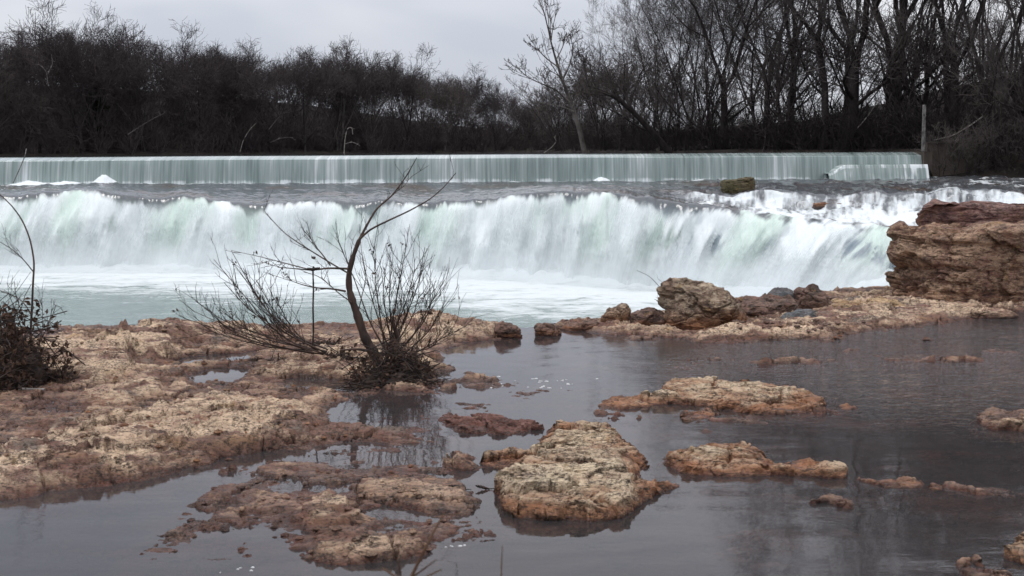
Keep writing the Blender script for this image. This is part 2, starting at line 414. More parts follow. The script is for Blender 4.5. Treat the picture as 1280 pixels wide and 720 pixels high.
def curtain_mat():
    t = NT('thin_overflow'); uv = t.n('ShaderNodeUVMap', uv_map='flow').outputs[0]; fo = t.attr('foam')
    n1 = t.noise(t.vec('MULTIPLY', uv, (2.6, .10, 1)), 1.0, 4, .6); n2 = t.noise(t.vec('MULTIPLY', uv, (9, .25, 1)), 1.0, 4, .6)
    big = t.noise(t.vec('MULTIPLY', uv, (.25, .1, 1)), 1.0, 2, .5)
    s = t.math('ADD', t.math('MULTIPLY', n1, .5), t.math('MULTIPLY', n2, .5))
    s = t.math('ADD', s, t.math('MULTIPLY', t.math('SUBTRACT', big, .5), .50))
    c = t.ramp(s, [(.30, (.11, .145, .14)), (.45, (.225, .28, .265)), (.57, (.33, .385, .37)), (.72, (.66, .69, .69))])
    f = t.range(t.math('ADD', fo, t.math('MULTIPLY', t.math('SUBTRACT', s, .5), 1.2)), .45, .75)
    c = t.mix(f, c, (.74, .775, .775))
    bp = t.n('ShaderNodeBump', {'Strength': .35, 'Distance': .05, 'Height': s}).outputs[0]
    return t.out(t.n('ShaderNodeBsdfPrincipled', {'Base Color': c, 'Roughness': .13, 'Normal': bp}).outputs[0])
M['curtain'] = curtain_mat()
def reservoir_mat():
    t = NT('still_water'); n = t.noise(t.vec('MULTIPLY', t.pos(), (1, .6, 1)), 1.5, 3, .5)
    bp = t.n('ShaderNodeBump', {'Strength': .06, 'Distance': .03, 'Height': n}).outputs[0]
    return t.out(t.n('ShaderNodeBsdfPrincipled', {'Base Color': (.03, .034, .032, 1), 'Roughness': .06, 'Normal': bp}).outputs[0])
M['reservoir'] = reservoir_mat()
def spray_mat():
    t = NT('falling_spray'); uv = t.n('ShaderNodeUVMap', uv_map='flow').outputs[0]; fo = t.attr('foam')
    n1 = t.noise(t.vec('MULTIPLY', uv, (1.6, .22, 1)), 1.0, 5, .58, .3); n2 = t.noise(t.vec('MULTIPLY', uv, (5, .6, 1)), 1.0, 4, .6)
    s = t.math('ADD', t.math('MULTIPLY', n1, .6), t.math('MULTIPLY', n2, .4))
    al = t.range(t.math('ADD', fo, t.math('MULTIPLY', t.math('SUBTRACT', s, .5), 1.9)), .25, 1.15, 0, .75)
    d = t.n('ShaderNodeBsdfPrincipled', {'Base Color': (.72, .755, .76, 1), 'Roughness': .8}).outputs[0]
    tl = t.n('ShaderNodeBsdfTranslucent', {'Color': (.7, .74, .74, 1)}).outputs[0]
    d = t.n('ShaderNodeMixShader', {0: .4, 1: d, 2: tl}).outputs[0]
    tr = t.n('ShaderNodeBsdfTransparent').outputs[0]
    return t.out(t.n('ShaderNodeMixShader', {0: al, 1: tr, 2: d}).outputs[0])
M['spray'] = spray_mat()

# ------------------------------------------------------------------ the rock shelf (one height field)
def rock_detail(X, Y, amp=1.0, seed=0.0):
    wx = fbm2(X * 1.6 + 3 + seed, Y * 1.6, 5) + .3 * fbm2(X * 9, Y * 9 + seed, 3); wy = fbm2(X * 1.6 - 5, Y * 1.6 + 9 + seed, 5) + .3 * fbm2(X * 9 + 5, Y * 9 + seed, 3)
    a, ea = facet2((X + wx * .30) * 1.15 + seed, (Y + wy * .30) * 1.9, .050, .07)
    b, eb = facet2((X + wx * .16) * 3.4, (Y + wy * .16) * 6.5 + seed, .014, .030)
    c, ec = facet2((X + wx * .08) * 12 + seed, (Y + wy * .08) * 24, .007, .016)
    deep = sstep(-.1, .25, fbm2(X * 1.3 + 2 + seed, Y * 1.3, 3)) 
    g = a + b + c - (.03 + .06 * deep) * (1 - sstep(.01, .05, ea)) - .022 * deep * (1 - sstep(.0, .07, eb))
    g = g + .055 * flake(X + seed, Y, 1.7, 5, 1.9, .93) + .022 * flake(X - seed, Y, 5.5, 5, 2.4, .93) + .007 * fbm2(X * 26 + seed, Y * 44, 3, .6)
    return amp * g
def terrace(H, step, amt, w):
    q = (H + w) / step; fl = np.floor(q); fr = q - fl
    return H * (1 - amt) + amt * ((fl + .12 * fr + .88 * sstep(.72, .97, fr)) * step - w * .6)

edge_px = [(-900, 410), (-300, 412), (0, 416), (60, 411), (220, 402), (330, 407), (440, 407), (530, 395), (620, 404), (655, 409), (700, 401), (800, 393), (900, 384),
           (1000, 370), (1060, 361), (1120, 362), (1300, 362), (1700, 362)]
E = np.array([at(a, b)[:2] for a, b in edge_px]); EX = E[:, 0]; EY = E[:, 1]
def edgeY(X): return np.interp(X, EX, EY)

LAND = pxpoly([(-700, 640), (-300, 628), (0, 620), (130, 606), (240, 582), (300, 577), (345, 566), (420, 556), (500, 556), (535, 550), (520, 538), (410, 530), (420, 510), (480, 492), (545, 492),
               (560, 478), (645, 477), (600, 463), (545, 455), (555, 440), (600, 425), (640, 415), (640, 402), (560, 396), (520, 390), (440, 404), (300, 404), (220, 398), (40, 410), (-700, 400)])
SLAB = pxpoly([(-700, 540), (-200, 545), (0, 552), (70, 520), (130, 508), (180, 505), (215, 488), (300, 478), (350, 486), (385, 500), (392, 515), (385, 528), (330, 540), (285, 546), (262, 556), (232, 566), (215, 582),
               (160, 592), (100, 604), (0, 614), (-300, 620), (-700, 625)], .15)
BACK1 = pxpoly([(45, 425), (100, 418), (150, 416), (168, 432), (165, 458), (120, 468), (80, 458), (45, 446)], .12)
BACK2 = pxpoly([(150, 414), (215, 404), (300, 411), (345, 418), (300, 428), (240, 432), (190, 442), (165, 440)], .12)
BACK3 = pxpoly([(-500, 430), (0, 425), (40, 440), (30, 470), (-100, 480), (-500, 480)], .1)
RED1 = pxpoly([(110, 478), (190, 470), (200, 486), (150, 500), (100, 500)], .1)
PAT2 = pxpoly([(395, 440), (450, 428), (560, 440), (560, 452), (480, 470), (400, 462)], .06)
EDGEB = pxpoly([(470, 412), (500, 397), (535, 391), (580, 400), (645, 406), (648, 416), (600, 414), (540, 415), (500, 420)], .12)
PUD1 = pxpoly([(215, 445), (240, 428), (300, 424), (330, 438), (300, 452), (225, 456)])
PUD2 = pxpoly([(235, 470), (265, 460), (310, 464), (300, 474), (250, 478)])
PUD3 = pxpoly([(355, 470), (470, 474), (490, 486), (430, 496), (350, 486)])
RUB = pxpoly([(205, 640), (250, 614), (300, 602), (340, 588), (400, 584), (470, 588), (560, 602), (605, 632), (585, 640), (520, 640), (480, 630), (470, 648), (540, 655), (560, 665), (520, 680), (500, 690), (420, 694), (370, 688),
              (340, 668), (250, 668), (225, 690), (180, 710), (120, 745), (90, 745), (150, 705), (190, 670)])
WASH = pxpoly([(290, 572), (420, 545), (500, 500), (560, 482), (700, 470), (720, 490), (640, 515), (600, 545), (590, 580), (640, 625), (640, 660), (560, 700), (380, 735), (150, 735), (120, 700), (230, 620)])
WASH2 = pxpoly([(700, 500), (860, 505), (1090, 500), (1060, 525), (900, 540), (800, 545), (720, 530)])
WASH3 = pxpoly([(760, 446), (900, 438), (1290, 436), (1290, 462), (1000, 458), (860, 466)])
WASH4 = pxpoly([(1040, 585), (1200, 600), (1290, 620), (1290, 650), (1150, 625)])
RUBHI = pxpoly([(380, 690), (395, 670), (430, 660), (480, 672), (530, 678), (500, 692), (430, 697)], .05)
RUBHI2 = pxpoly([(370, 640), (400, 615), (440, 622), (455, 640), (420, 652)], .06)
RUBHI3 = pxpoly([(440, 600), (500, 598), (570, 612), (600, 632), (560, 640), (500, 628), (460, 618)], .05)
FARR = pxpoly([(660, 414), (700, 402), (760, 396), (860, 390), (1000, 368), (1060, 355), (1120, 350), (1900, 350), (1900, 396), (1280, 392), (1200, 402), (1100, 412), (1010, 424), (900, 430), (800, 424), (720, 414)])
FARR2 = pxpoly([(840, 418), (900, 400), (1000, 384), (1060, 366), (1120, 362), (1230, 380), (1180, 392), (1060, 408), (960, 424), (880, 426)], .15)
STRIP = pxpoly([(1030, 424), (1120, 420), (1230, 430), (1280, 434), (1220, 436), (1120, 430)])
RED2 = pxpoly([(545, 478), (600, 466), (645, 476), (600, 480)], .03)
SUBM = pxpoly([(800, 458), (880, 452), (900, 466), (820, 470)])

def shelf_height(X, Y):
    wob = fbm2(X * 1.3, Y * 1.3, 5) * .35 + fbm2(X * 5, Y * 7, 4) * .10
    H = -.105 + .05 * fbm2(X * .7 + 4, Y * 1.1, 4) + .03 * fbm2(X * 3, Y * 5, 4)
    def up(poly, h, soft, w=1.0):
        nonlocal H
        sd = poly_sd(poly, X, Y) + wob * .35 * w
        k = sstep(-soft, soft, sd)
        H = H + (np.maximum(h, H) - H) * k
    def add(poly, h, soft, w=1.0):
        nonlocal H
        sd = poly_sd(poly, X, Y) + wob * .3 * w
        H = H + h * sstep(-soft, soft, sd)
    n = fbm2(X * 1.1 + 8, Y * 1.7, 5); n2 = fbm2(X * 3.7 + 1, Y * 5.5, 5, .6)
    up(LAND, .055, .22)
    land = sstep(-.15, .3, poly_sd(LAND, X, Y))
    H = H + land * (.055 * n + .05 * n2)
    sd = poly_sd(SLAB, X, Y) + wob * .22
    k = sstep(-.05, .09, sd)
    H = H + k * (.07 + .04 * np.clip(sd, 0, .8) + .06 * n + .025 * n2)
    add(BACK1, .12, .08); add(BACK2, .14, .08); add(BACK3, .12, .15); add(RED1, .05, .1); add(PAT2, .06, .2); add(EDGEB, .14, .12, .6)
    n3 = fbm2(X * 2.1 - 3, Y * 3.3 + 5, 5, .6)
    for P_, h in ((WASH, -.006), (WASH2, -.022), (WASH3, -.026), (WASH4, -.022)):
        kw = sstep(-.12, .25, poly_sd(P_, X, Y) + wob * .4); H = H + (np.maximum(H, h + .06 * n3) - H) * kw
    for P_, h in ((PUD1, -.13), (PUD2, -.12), (PUD3, -.05)): add(P_, h, .12, .6)
    sd = poly_sd(RUB, X, Y) + wob * .3
    H = H + sstep(-.1, .12, sd) * (.052 + .07 * n2 + .04 * n)
    kr = sstep(-.1, .1, poly_sd(RUB, X, Y)); H = np.where(H > .02, H * (1 - kr) + kr * (.018 + .36 * (H - .018)), H)
    add(RUBHI, .055, .06); add(RUBHI2, .06, .07); add(RUBHI3, .035, .08)
    up(FARR, .05, .25); f = sstep(-.1, .3, poly_sd(FARR, X, Y)); H = H + f * (.08 * n + .07 * n2)
    add(FARR2, .07, .2); add(STRIP, .09, .25); add(RED2, .05, .1); add(SUBM, .07, .3)
    sub = .085 * sstep(.05, .40, fbm2(X * .9 - 7, Y * 1.9 + 3, 4)) * (H < -.02)
    H = H + sub
    hi = sstep(-.06, .06, H)
    H = terrace(H, .042, .85 * hi, .045 * fbm2(X * 1.6, Y * 2.4, 5, .6))
    H = H + rock_detail(X, Y, (.30 + .70 * hi) * (1 - .45 * kr))
    ey = edgeY(X) + .25 * fbm2(X * 1.2, X * .3 + 2, 4)
    H = H - 4.2 * sstep(-.05, 1.6, Y - ey) ** .8 - 1.0 * sstep(0, .25, Y - ey) * 0
    return H
ta = np.concatenate([-np.geomspace(2.6, .53, 170)[:-1], np.linspace(-.53, .53, 900), np.geomspace(.53, 2.6, 170)[1:]])
DD = np.concatenate([np.linspace(.8, 4.6, 90)[:-1], np.geomspace(4.6, 21.5, 560)]); nC, nR = len(ta), len(DD)
DG, AG = np.meshgrid(DD, ta, indexing='ij'); XG = (AG * DG).astype(F32); YG = DG.astype(F32)
HG = shelf_height(XG, YG)
HC = np.clip(HG, -.2, 1); XS = XG + .022 * fbm2(HC * 9 + XG * 3, YG * 4, 3); YS = YG + .022 * fbm2(XG * 4, HC * 9 + YG * 3, 3)
shelf = mk('rock_shelf', np.stack([XS, YS, HG], -1).reshape(-1, 3), grid_faces(nR, nC), M['shelf'])
tag(shelf, 'broad wet bedrock shelf of cream and red stone in the foreground', None, None, 'structure')

# ---- the water standing and running on the shelf
nx, ny = 380, 220
xs = np.linspace(-22, 22, nx); tt = np.linspace(0, 1, ny)
TX, TT = np.meshgrid(xs, tt)
ey = edgeY(TX) - .05
ys = .9 + (ey + .55 - .9) * TT
zz = -np.clip(ys - ey, 0, None) ** 1.5 * 1.5
zz += .004 * fbm2(TX * 2, ys * 4, 3)
sw = mk('shelf_water', np.stack([TX, ys, zz], -1).reshape(-1, 3), grid_faces(ny, nx), M['water'])
tag(sw, 'shallow still water lying between the rocks of the shelf', None, None, 'structure')

# ------------------------------------------------------------------ low rocks standing in the shallow water (height fields with undercut)
def low_rock(name, parts, mat, label, step=.007, seed=0., amp=1.0, terr=.035):
    """parts: (pixel outline, height m, edge softness m, dome m)"""
    ps = [(pxpoly(p, h * .6), h, s, dm) for p, h, s, dm in parts]
    allp = np.concatenate([np.array(p) for p, *_ in ps])
    x0, y0 = allp.min(0) - .2; x1, y1 = allp.max(0) + .2
    gx = np.arange(x0, x1, step); gy = np.arange(y0, y1, step * 1.15)
    X, Y = np.meshgrid(gx.astype(F32), gy.astype(F32))
    wob = fbm2(X * 2.2 + seed, Y * 2.2, 5) * .16 + fbm2(X * 7 + seed, Y * 9, 4) * .06 + facet2(X * 2 + seed, Y * 3, .06, .06)[0]
    H = np.full(X.shape, -.14, F32)
    for p, h, s, dm in ps:
        sd = poly_sd(p, X, Y) + wob
        k = sstep(-s * 1.2, s, sd)
        hh = h * .92 + dm * sstep(0, .45, sd) + .05 * fbm2(X * 2.5 + seed, Y * 3.5, 4)
        H = np.maximum(H, -.14 + (hh + .14) * k)
    hi = sstep(-.08, .05, H)
    H = terrace(H, terr, .8 * hi, .035 * fbm2(X * 2.4 + seed, Y * 3.4, 5, .6))
    H = H + rock_detail(X, Y, amp * hi, seed)
    V = np.stack([X + .07 * fbm3(X * 3, Y * 3, H * 16 + seed, 4) * hi, Y + .07 * fbm3(X * 3 + 9, Y * 3, H * 16 + seed, 4) * hi, H], -1).reshape(-1, 3)
    Fq = grid_faces(X.shape[0], X.shape[1])
    keep = (H.reshape(-1)[Fq] > -.125).any(1)
    Fq = Fq[keep]
    used = np.unique(Fq); mp = np.zeros(len(V), np.int64); mp[used] = np.arange(len(used))
    V = V[used]; Fq = mp[Fq]
    c = V.mean(0); c[2] = 0
    o = mk(name, V, Fq, mat, loc=c)
    return tag(o, label, 'rock')

low_rock('flat_rock', [
    ([(622, 596), (628, 586), (660, 582), (720, 584), (770, 590), (800, 596), (792, 618), (770, 632), (735, 636), (690, 637), (650, 630), (628, 618)], .13, .06, .015),
    ([(640, 590), (665, 560), (690, 545), (760, 545), (800, 570), (795, 600), (760, 612), (690, 615), (650, 608)], .115, .10, .02),
    ([(640, 570), (672, 545), (692, 530), (730, 527), (765, 532), (790, 548), (815, 562), (808, 574), (775, 582), (740, 590), (680, 588)], .105, .12, .02),
    ([(596, 572), (640, 560), (690, 568), (660, 582), (610, 582)], .06, .04, .02),
    ([(770, 588), (800, 598), (845, 602), (830, 614), (790, 622), (765, 610)], .06, .05, .02),
], M['pale'], 'largest pale cream rock with rust orange front, in the middle of the near pool', .0065, 1.3, .9)
low_rock('flat_rock', [
    ([(800, 494), (830, 478), (860, 471), (930, 472), (990, 480), (1030, 494), (1035, 505), (985, 512), (930, 508), (880, 500), (840, 498)], .095, .09, .03),
    ([(720, 506), (770, 496), (830, 494), (850, 502), (800, 508), (750, 512)], .04, .05, .01),
    ([(845, 512), (900, 508), (905, 518), (860, 522)], .05, .03, .01),
    ([(980, 508), (1060, 503), (1085, 508), (1020, 516)], .025, .04, .0),
], M['pale'], 'long low tan rock with a dark undercut, farther out in the water right of centre', .009, 4.7)
low_rock('flat_rock', [
    ([(822, 572), (850, 558), (900, 552), (940, 560), (975, 576), (1000, 590), (950, 588), (900, 590), (850, 586)], .06, .08, .025),
    ([(960, 578), (1010, 580), (1060, 592), (1055, 598), (1000, 594), (960, 588)], .014, .05, .0),
    ([(1060, 594), (1110, 600), (1180, 606), (1180, 612), (1120, 610), (1070, 602)], .008, .035, .0),
], M['pale'], 'low cream rock with thin stone tail to the right, beside the largest pale rock', .008, 8.1)
low_rock('flat_rock', [
    ([(543, 520), (560, 514), (600, 520), (660, 526), (680, 532), (660, 540), (610, 542), (570, 538), (548, 530)], .028, .04, .01),
], M['red'], 'low dark red rock left of and behind the largest pale rock', .008, 2.2)
low_rock('flat_rock', [
    ([(1212, 520), (1240, 512), (1300, 510), (1420, 515), (1420, 535), (1300, 540), (1250, 534), (1218, 528)], .05, .04, .02),
], M['shelf'], 'low reddish tan rock at the right edge of the photo, out in the water', .009, 5.2)
low_rock('flat_rock', [
    ([(1232, 684), (1260, 670), (1300, 662), (1380, 662), (1380, 700), (1290, 700), (1250, 696)], .07, .03, .03),
], M['pale'], 'upper of the two small pale rocks in the bottom right corner', .006, 6.6)
low_rock('flat_rock', [
    ([(1200, 700), (1215, 694), (1235, 702), (1255, 716), (1270, 735), (1235, 735), (1212, 718)], .05, .03, .02),
], M['shelf'], 'lower of the two small pale rocks in the bottom right corner', .006, 3.9)
low_rock('flat_rock', [
    ([(1010, 626), (1035, 621), (1068, 625), (1060, 631), (1025, 632)], .022, .03, .01),
], M['shelf'], 'tiny tan stone just breaking the calm pool at right', .006, 9.3)
low_rock('flat_rock', [
    ([(555, 664), (575, 656), (612, 660), (632, 667), (605, 672), (575, 672)], .035, .02, .012),
], M['shelf'], 'small flat stone in the pool at the bottom, right of the red twig', .005, 7.7)

# ------------------------------------------------------------------ boulders and ledges (closed, layered)
def boulder(name, outline, zb, zt, mat, label, n_th=160, n_side=50, n_top=34, bevel=.15, amp=.06, strata=.03, sfreq=5., seed=0., dome=.05, tilt=(0, 0), freq=2.4, lean=(0, 0), group=None):
    P = np.array(outline, float)
    P2 = np.concatenate([P, P[:1]]); seg = np.linalg.norm(np.diff(P2, axis=0), axis=1); cum = np.concatenate([[0], np.cumsum(seg)])
    s = np.linspace(0, cum[-1], n_th, endpoint=False)
    O = np.stack([np.interp(s, cum, P2[:, 0]), np.interp(s, cum, P2[:, 1])], -1)
    for _ in range(max(2, n_th // 60)): O = (np.roll(O, 1, 0) + 2 * O + np.roll(O, -1, 0)) / 4
    c = O.mean(0); size = np.sqrt(((O - c) ** 2).sum(1)).mean()
    rows = []
    for v in np.linspace(0, 1, n_side):
        sc = 1 - bevel * v ** 5 - bevel * .5 * (1 - v) ** 3
        rows.append(np.concatenate([c + (O - c) * sc, np.full((n_th, 1), zb + (zt - zb) * (1 - (1 - v) ** 1.0))], 1))
    for k in np.linspace(1, 0.0, n_top)[1:]:
        sc = (1 - bevel) * k
        rows.append(np.concatenate([c + (O - c) * sc, np.full((n_th, 1), zt + dome * (1 - k * k))], 1))
    V = np.array(rows)
    x, y, z = V[..., 0], V[..., 1], V[..., 2]
    hn = np.clip((z - zb) / (zt - zb), 0, 1)
    z = z + hn * (tilt[0] * (x - c[0]) + tilt[1] * (y - c[1]))
    x = x + hn * lean[0]; y = y + hn * lean[1]
    nr = len(rows); side_w = np.concatenate([np.ones(n_side), np.linspace(1, 0, n_top - 1) ** .5 * .3])[:, None]
    dx = (x - c[0]); dy = (y - c[1]); dl = np.sqrt(dx * dx + dy * dy) + 1e-6; dx = dx / dl; dy = dy / dl
    wv = fbm3(x * 1.1 + seed, y * 1.1, z * 1.1, 3) * .25
    zl = z + wv * .5 + .22 / sfreq * fbm2(z * sfreq * .9 + seed, z * 0 + seed, 3) * 3
    lay = np.abs((zl * sfreq) % 1 - .5) * 2
    lam = np.clip(.55 + 1.6 * fbm3(x * 1.3 + seed, y * 1.3, z * 2.2, 3), 0, 1.2)
    lay2 = perlin2(zl * sfreq * 2.3 + seed, np.floor(zl * sfreq) * 3.1 + seed)
    wq = fbm3(x * 3, y * 3 + seed, z * 3, 4) * .22
    b1, e1 = facet3((x + wq) * freq * .75 + seed, (y + wq) * freq * .75, (z + wq * .5) * freq * 1.1, 1.0, 1.5)
    b2, e2 = facet3((x + wq * .6) * freq * 2.4 + seed, (y + wq * .6) * freq * 2.4, (z + wq * .3) * freq * 3.6, 1.0, 1.5)
    d = amp * fbm3(x * freq + seed, y * freq, z * freq, 5, .55) * .8 + lam * strata * (sstep(.04, .22, lay) - .8) + strata * .6 * lay2
    d = d + amp * 1.5 * b1 + amp * .55 * b2 - amp * .5 * (1 - sstep(0, .06, e1)) - amp * .2 * (1 - sstep(0, .1, e2)) + amp * .25 * fbm3(x * 13 + seed, y * 13, z * 24, 4, .6)
    up = 1 - side_w
    V = np.stack([x + dx * d * side_w, y + dy * d * side_w, z + d * (up * .8 + .2)], -1)
    Vf = np.concatenate([V.reshape(-1, 3)])
    o = mk(name, Vf, grid_faces(nr, n_th, True), mat, loc=(c[0], c[1], zb))
    return tag(o, label, 'rock', group)
def ell(px, py, w, depth, seed=0, z=0.05, rot=0.0, n=14):
    """irregular outline: front at pixel row py, w pixels wide, depth metres deep"""
    rnd = random.Random(seed); f = at(px, py, z); wm = w / FPX * f[1]
    pts = []
    for i in range(n):
        a = i / n * 2 * math.pi; r = 1 + rnd.uniform(-.16, .16)
        ca, sa = math.cos(a), math.sin(a)
        q = abs(ca) ** 4 + abs(sa) ** 4; k = q ** -.25
        k = .5 + .5 * k
        ex = ca * k * r * wm / 2; ey_ = sa * k * r * depth / 2
        pts.append((f[0] + ex * math.cos(rot) - ey_ * math.sin(rot), f[1] + depth / 2 + ex * math.sin(rot) + ey_ * math.cos(rot)))
    return pts
boulder('boulder', ell(889, 409, 112, .75, 3), -.05, .42, M['boulder'], 'biggest tan boulder on the far rim of the shelf in front of the waterfall', 190, 70, 40, .24, .075, .02, 4, 2.7, .06, (-.30, .05), 2.6)
boulder('boulder', ell(772, 405, 40, .34, 5), 0, .22, M['boulder'], 'small rounded orange brown boulder on the shelf rim left of the biggest boulder', 120, 40, 30, .3, .035, .01, 6, 3., .05, (.35, .0), 4)
boulder('boulder', ell(684, 415, 34, .3, 6), -.05, .10, M['dark'], 'leftmost small dark stone on the shelf rim beside the gap where water runs out', 110, 36, 24, .25, .03, .02, 8, 5., .03, (-.25, 0), 4)
boulder('boulder', ell(728, 409, 54, .3, 16), -.05, .08, M['dark'], 'long low dark stone on the shelf rim between two small boulders', 110, 36, 24, .25, .03, .02, 8, 5.6, .03, (.1, 0), 4)
boulder('boulder', ell(814, 406, 50, .4, 7), 0, .17, M['dark'], 'dark low boulder wedged against the left side of the biggest boulder', 120, 40, 26, .25, .04, .02, 7, 7., .04, (-.1, 0), 4)
boulder('boulder', ell(962, 397, 80, .7, 8), -.02, .22, M['dark'], 'long dark brown boulder right of the biggest boulder', 140, 40, 28, .2, .05, .03, 6, 8., .05, (.0, .1), 3)
boulder('boulder', ell(1022, 388, 50, .5, 9), 0, .27, M['dark'], 'dark rounded boulder with a sloping top near the foot of the falls at right', 130, 44, 28, .28, .05, .02, 6, 9., .05, (-.3, .1), 3)
boulder('boulder', ell(980, 384, 32, .4, 19), 0, .22, M['grey'], 'small grey peaked boulder behind the long dark brown boulder', 110, 40, 26, .3, .04, .02, 6, 19., .05, (.2, .1), 3)
boulder('boulder', ell(1003, 402, 46, .32, 10), 0, .15, M['grey'], 'smooth slate grey slab lying among the brown boulders', 120, 36, 26, .22, .02, .01, 4, 10., .03, (.2, .1), 3)
boulder('boulder', ell(634, 418, 34, .3, 11), -.05, .13, M['dark'], 'small dark stone on the shelf rim right of the large dead shrub', 110, 36, 24, .25, .03, .02, 8, 11., .03, (-.1, 0), 4)
# the stepped ledge at right
l0 = [at(1112, 372)[:2], at(1150, 378)[:2], at(1200, 383)[:2], at(1290, 381)[:2], at(1480, 380)[:2], at(1700, 378)[:2]]
led = [tuple(p) for p in l0] + [(16, 20.6), (11, 20.2), (7.4, 19.3), (6.0, 18.5)]
boulder('rock_ledge', led, -.12, 1.02, M['ledge'], 'massive layered brown rock ledge at right, lower and thicker of the two tiers', 620, 120, 70, .014, .10, .075, 3.0, 21., .0, (0.0, .0), 1.6)
f0 = [at(1160, 372)[:2], at(1185, 369)[:2], at(1250, 372)[:2], at(1400, 370)[:2], at(1700, 368)[:2]]
led2 = [(p[0], p[1] + .5) for p in f0] + [(16, 20.8), (11, 20.5), (8.2, 19.9), (6.75, 19.2)]
boulder('rock_ledge', led2, .90, 1.30, M['topledge'], 'thin red brown upper tier of the rock ledge at right, below the rapids', 560, 64, 60, .016, .08, .05, 5.0, 25., .0, (0, .0), 2.0)
boulder('boulder', ell(1092, 390, 110, .6, 33), -.05, .13, M['orange'], 'low orange slab at the left foot of the big ledge at right', 170, 34, 28, .25, .05, .02, 7, 33., .02, (-.05, .08), 3)
boulder('boulder', ell(1228, 394, 110, .35, 31), -.05, .10, M['shelf'], 'low orange tan slab at the foot of the big ledge at right', 150, 30, 24, .25, .04, .02, 8, 31., .02, (0, .1), 3)

# ---- gravel strips on the right of the shelf
def stones(n, fn, smin, smax, seed):
    r = np.random.default_rng(seed); Vs, Fs = [], []; b = 0
    th = np.arange(7) / 7 * 2 * math.pi
    for i in range(n):
        x, y, z = fn(r); s = r.uniform(smin, smax); e = r.uniform(.6, 1.3)
        rows = [(.75, 0.), (1., .35), (.6, .72), (.12, .8)]
        V = np.array([[(x + math.cos(a) * s * q * e * r.uniform(.85, 1.15), y + math.sin(a) * s * q * r.uniform(.85, 1.15), z + s * h * r.uniform(.8, 1.1)) for a in th] for q, h in rows]).reshape(-1, 3)
        Vs.append(V); Fs.append(grid_faces(4, 7, True) + b); b += len(V)
    return np.concatenate(Vs), np.concatenate(Fs)
def on_strip(r):
    px = r.uniform(900, 1290); py = 414 + (px - 900) / 390 * 14 + r.normal() * 4.0
    p = at(px, py); return p[0], p[1], float(shelf_height(np.array([p[0]], F32), np.array([p[1]], F32))[0]) - .005
V, Fq = stones(260, on_strip, .012, .04, 5)
tag(mk('gravel', V, Fq, M['dark'], smooth=False), 'scattered dark gravel along the water edge at right', 'gravel', None, 'stuff')
def on_rub(r):
    while True:
        px = r.uniform(170, 610); py = r.uniform(590, 705); p = at(px, py)
        h = float(shelf_height(np.array([p[0]], F32), np.array([p[1]], F32))[0])
        if h > -.04: return p[0], p[1], h - .006
V, Fq = stones(420, on_rub, .007, .030, 6)
tag(mk('gravel', V, Fq, M['shelf'], smooth=False), 'broken stone chips strewn over the rubble at the bottom left of centre', 'gravel', None, 'stuff')
def on_left(r):
    while True:
        px = r.uniform(-100, 560); py = 405 + 195 * r.random() ** 1.2; p = at(px, py)
        h = float(shelf_height(np.array([p[0]], F32), np.array([p[1]], F32))[0])
        if h > 0: return p[0], p[1], h - .006
V, Fq = stones(320, on_left, .008, .034, 9)
tag(mk('gravel', V, Fq, M['boulder'], smooth=False), 'loose stones lying on the left half of the rock shelf', 'gravel', None, 'stuff')

# ------------------------------------------------------------------ river, falls and plunge pool
PX = np.array([-1100, -700, -200, 0, 100, 200, 300, 400, 480, 560, 620, 700, 780, 850, 930, 1000, 1080, 1130, 1180, 1300, 1700.])
DL = np.array([58, 57, 56.2, 56, 55.8, 55.5, 55, 54.5, 54, 53, 51.6, 50, 48.5, 47, 45.5, 44.5, 43.5, 43, 42.5, 41.5, 40.])
YL = np.array([246, 246, 244, 243, 238, 244, 253, 252, 250, 252, 246, 237, 242, 252, 264, 271, 279, 285, 290, 290, 290.])   # pixel row of the lip
ZB = np.array([-3, -3, -3, -3, -3, -3, -3, -3, -3, -3, -3, -3, -3, -3, -3, -3, -2.9, -2.4, -2.3, -2.3, -2.3])
nCol = 1300
cpx = np.linspace(-1000, 1660, nCol)
lipD = np.interp(cpx, PX, DL); lipY = np.interp(cpx, PX, YL)
kk = np.ones(25) / 25
def smooth1(a): return np.convolve(np.pad(a, 12, 'edge'), kk, 'valid')
lipD = smooth1(lipD); lipY = smooth1(lipY)
lipD = lipD + .45 * fbm2(cpx * .05 + 9, cpx * 0 + 7.7, 4, .6) + .55 * fbm2(cpx * .012, cpx * 0 + 3.3, 4); lipY = lipY + 8.0 * fbm2(cpx * .014 + 50, cpx * 0, 4) + 3.0 * fbm2(cpx * .06 + 20, cpx * 0, 3)
lipZ = np.array([zat(a, b, d) for a, b, d in zip(cpx, lipY, lipD)])
baseZ = np.interp(cpx, PX, ZB)
DAMD = 63.0
k0D = np.full(nCol, DAMD - .35); k0Z = np.full(nCol, .62)
st = sstep(800, 900, cpx)             # where the upper step exists
k1D = (lipD * .45 + k0D * .55) * (1 - st) + (lipD + 4.2) * st
k1Z = (np.maximum(lipZ * .6 + .62 * .4, lipZ + .02)) * (1 - st) + np.array([zat(a, 240 + 3 * math.sin(a * .05), d) for a, d in zip(cpx, lipD + 4.2)]) * st
k2D = (lipD * .75 + k0D * .25) * (1 - st) + (lipD + 2.9) * st
k2Z = (lipZ * .85 + .62 * .15) * (1 - st) + np.array([zat(a, min(262, 256 + max(0, a - 900) * .05), d) for a, d in zip(cpx, lipD + 2.9)]) * st
nRiv, nFal = 90, 150
u = np.linspace(0, 3, nRiv)
seg = np.minimum(u.astype(int), 2); fr = u - seg
KD = np.stack([k0D, k1D, k2D, lipD]); KZ = np.stack([k0Z, k1Z, k2Z, lipZ])
e = fr * fr * (3 - 2 * fr)
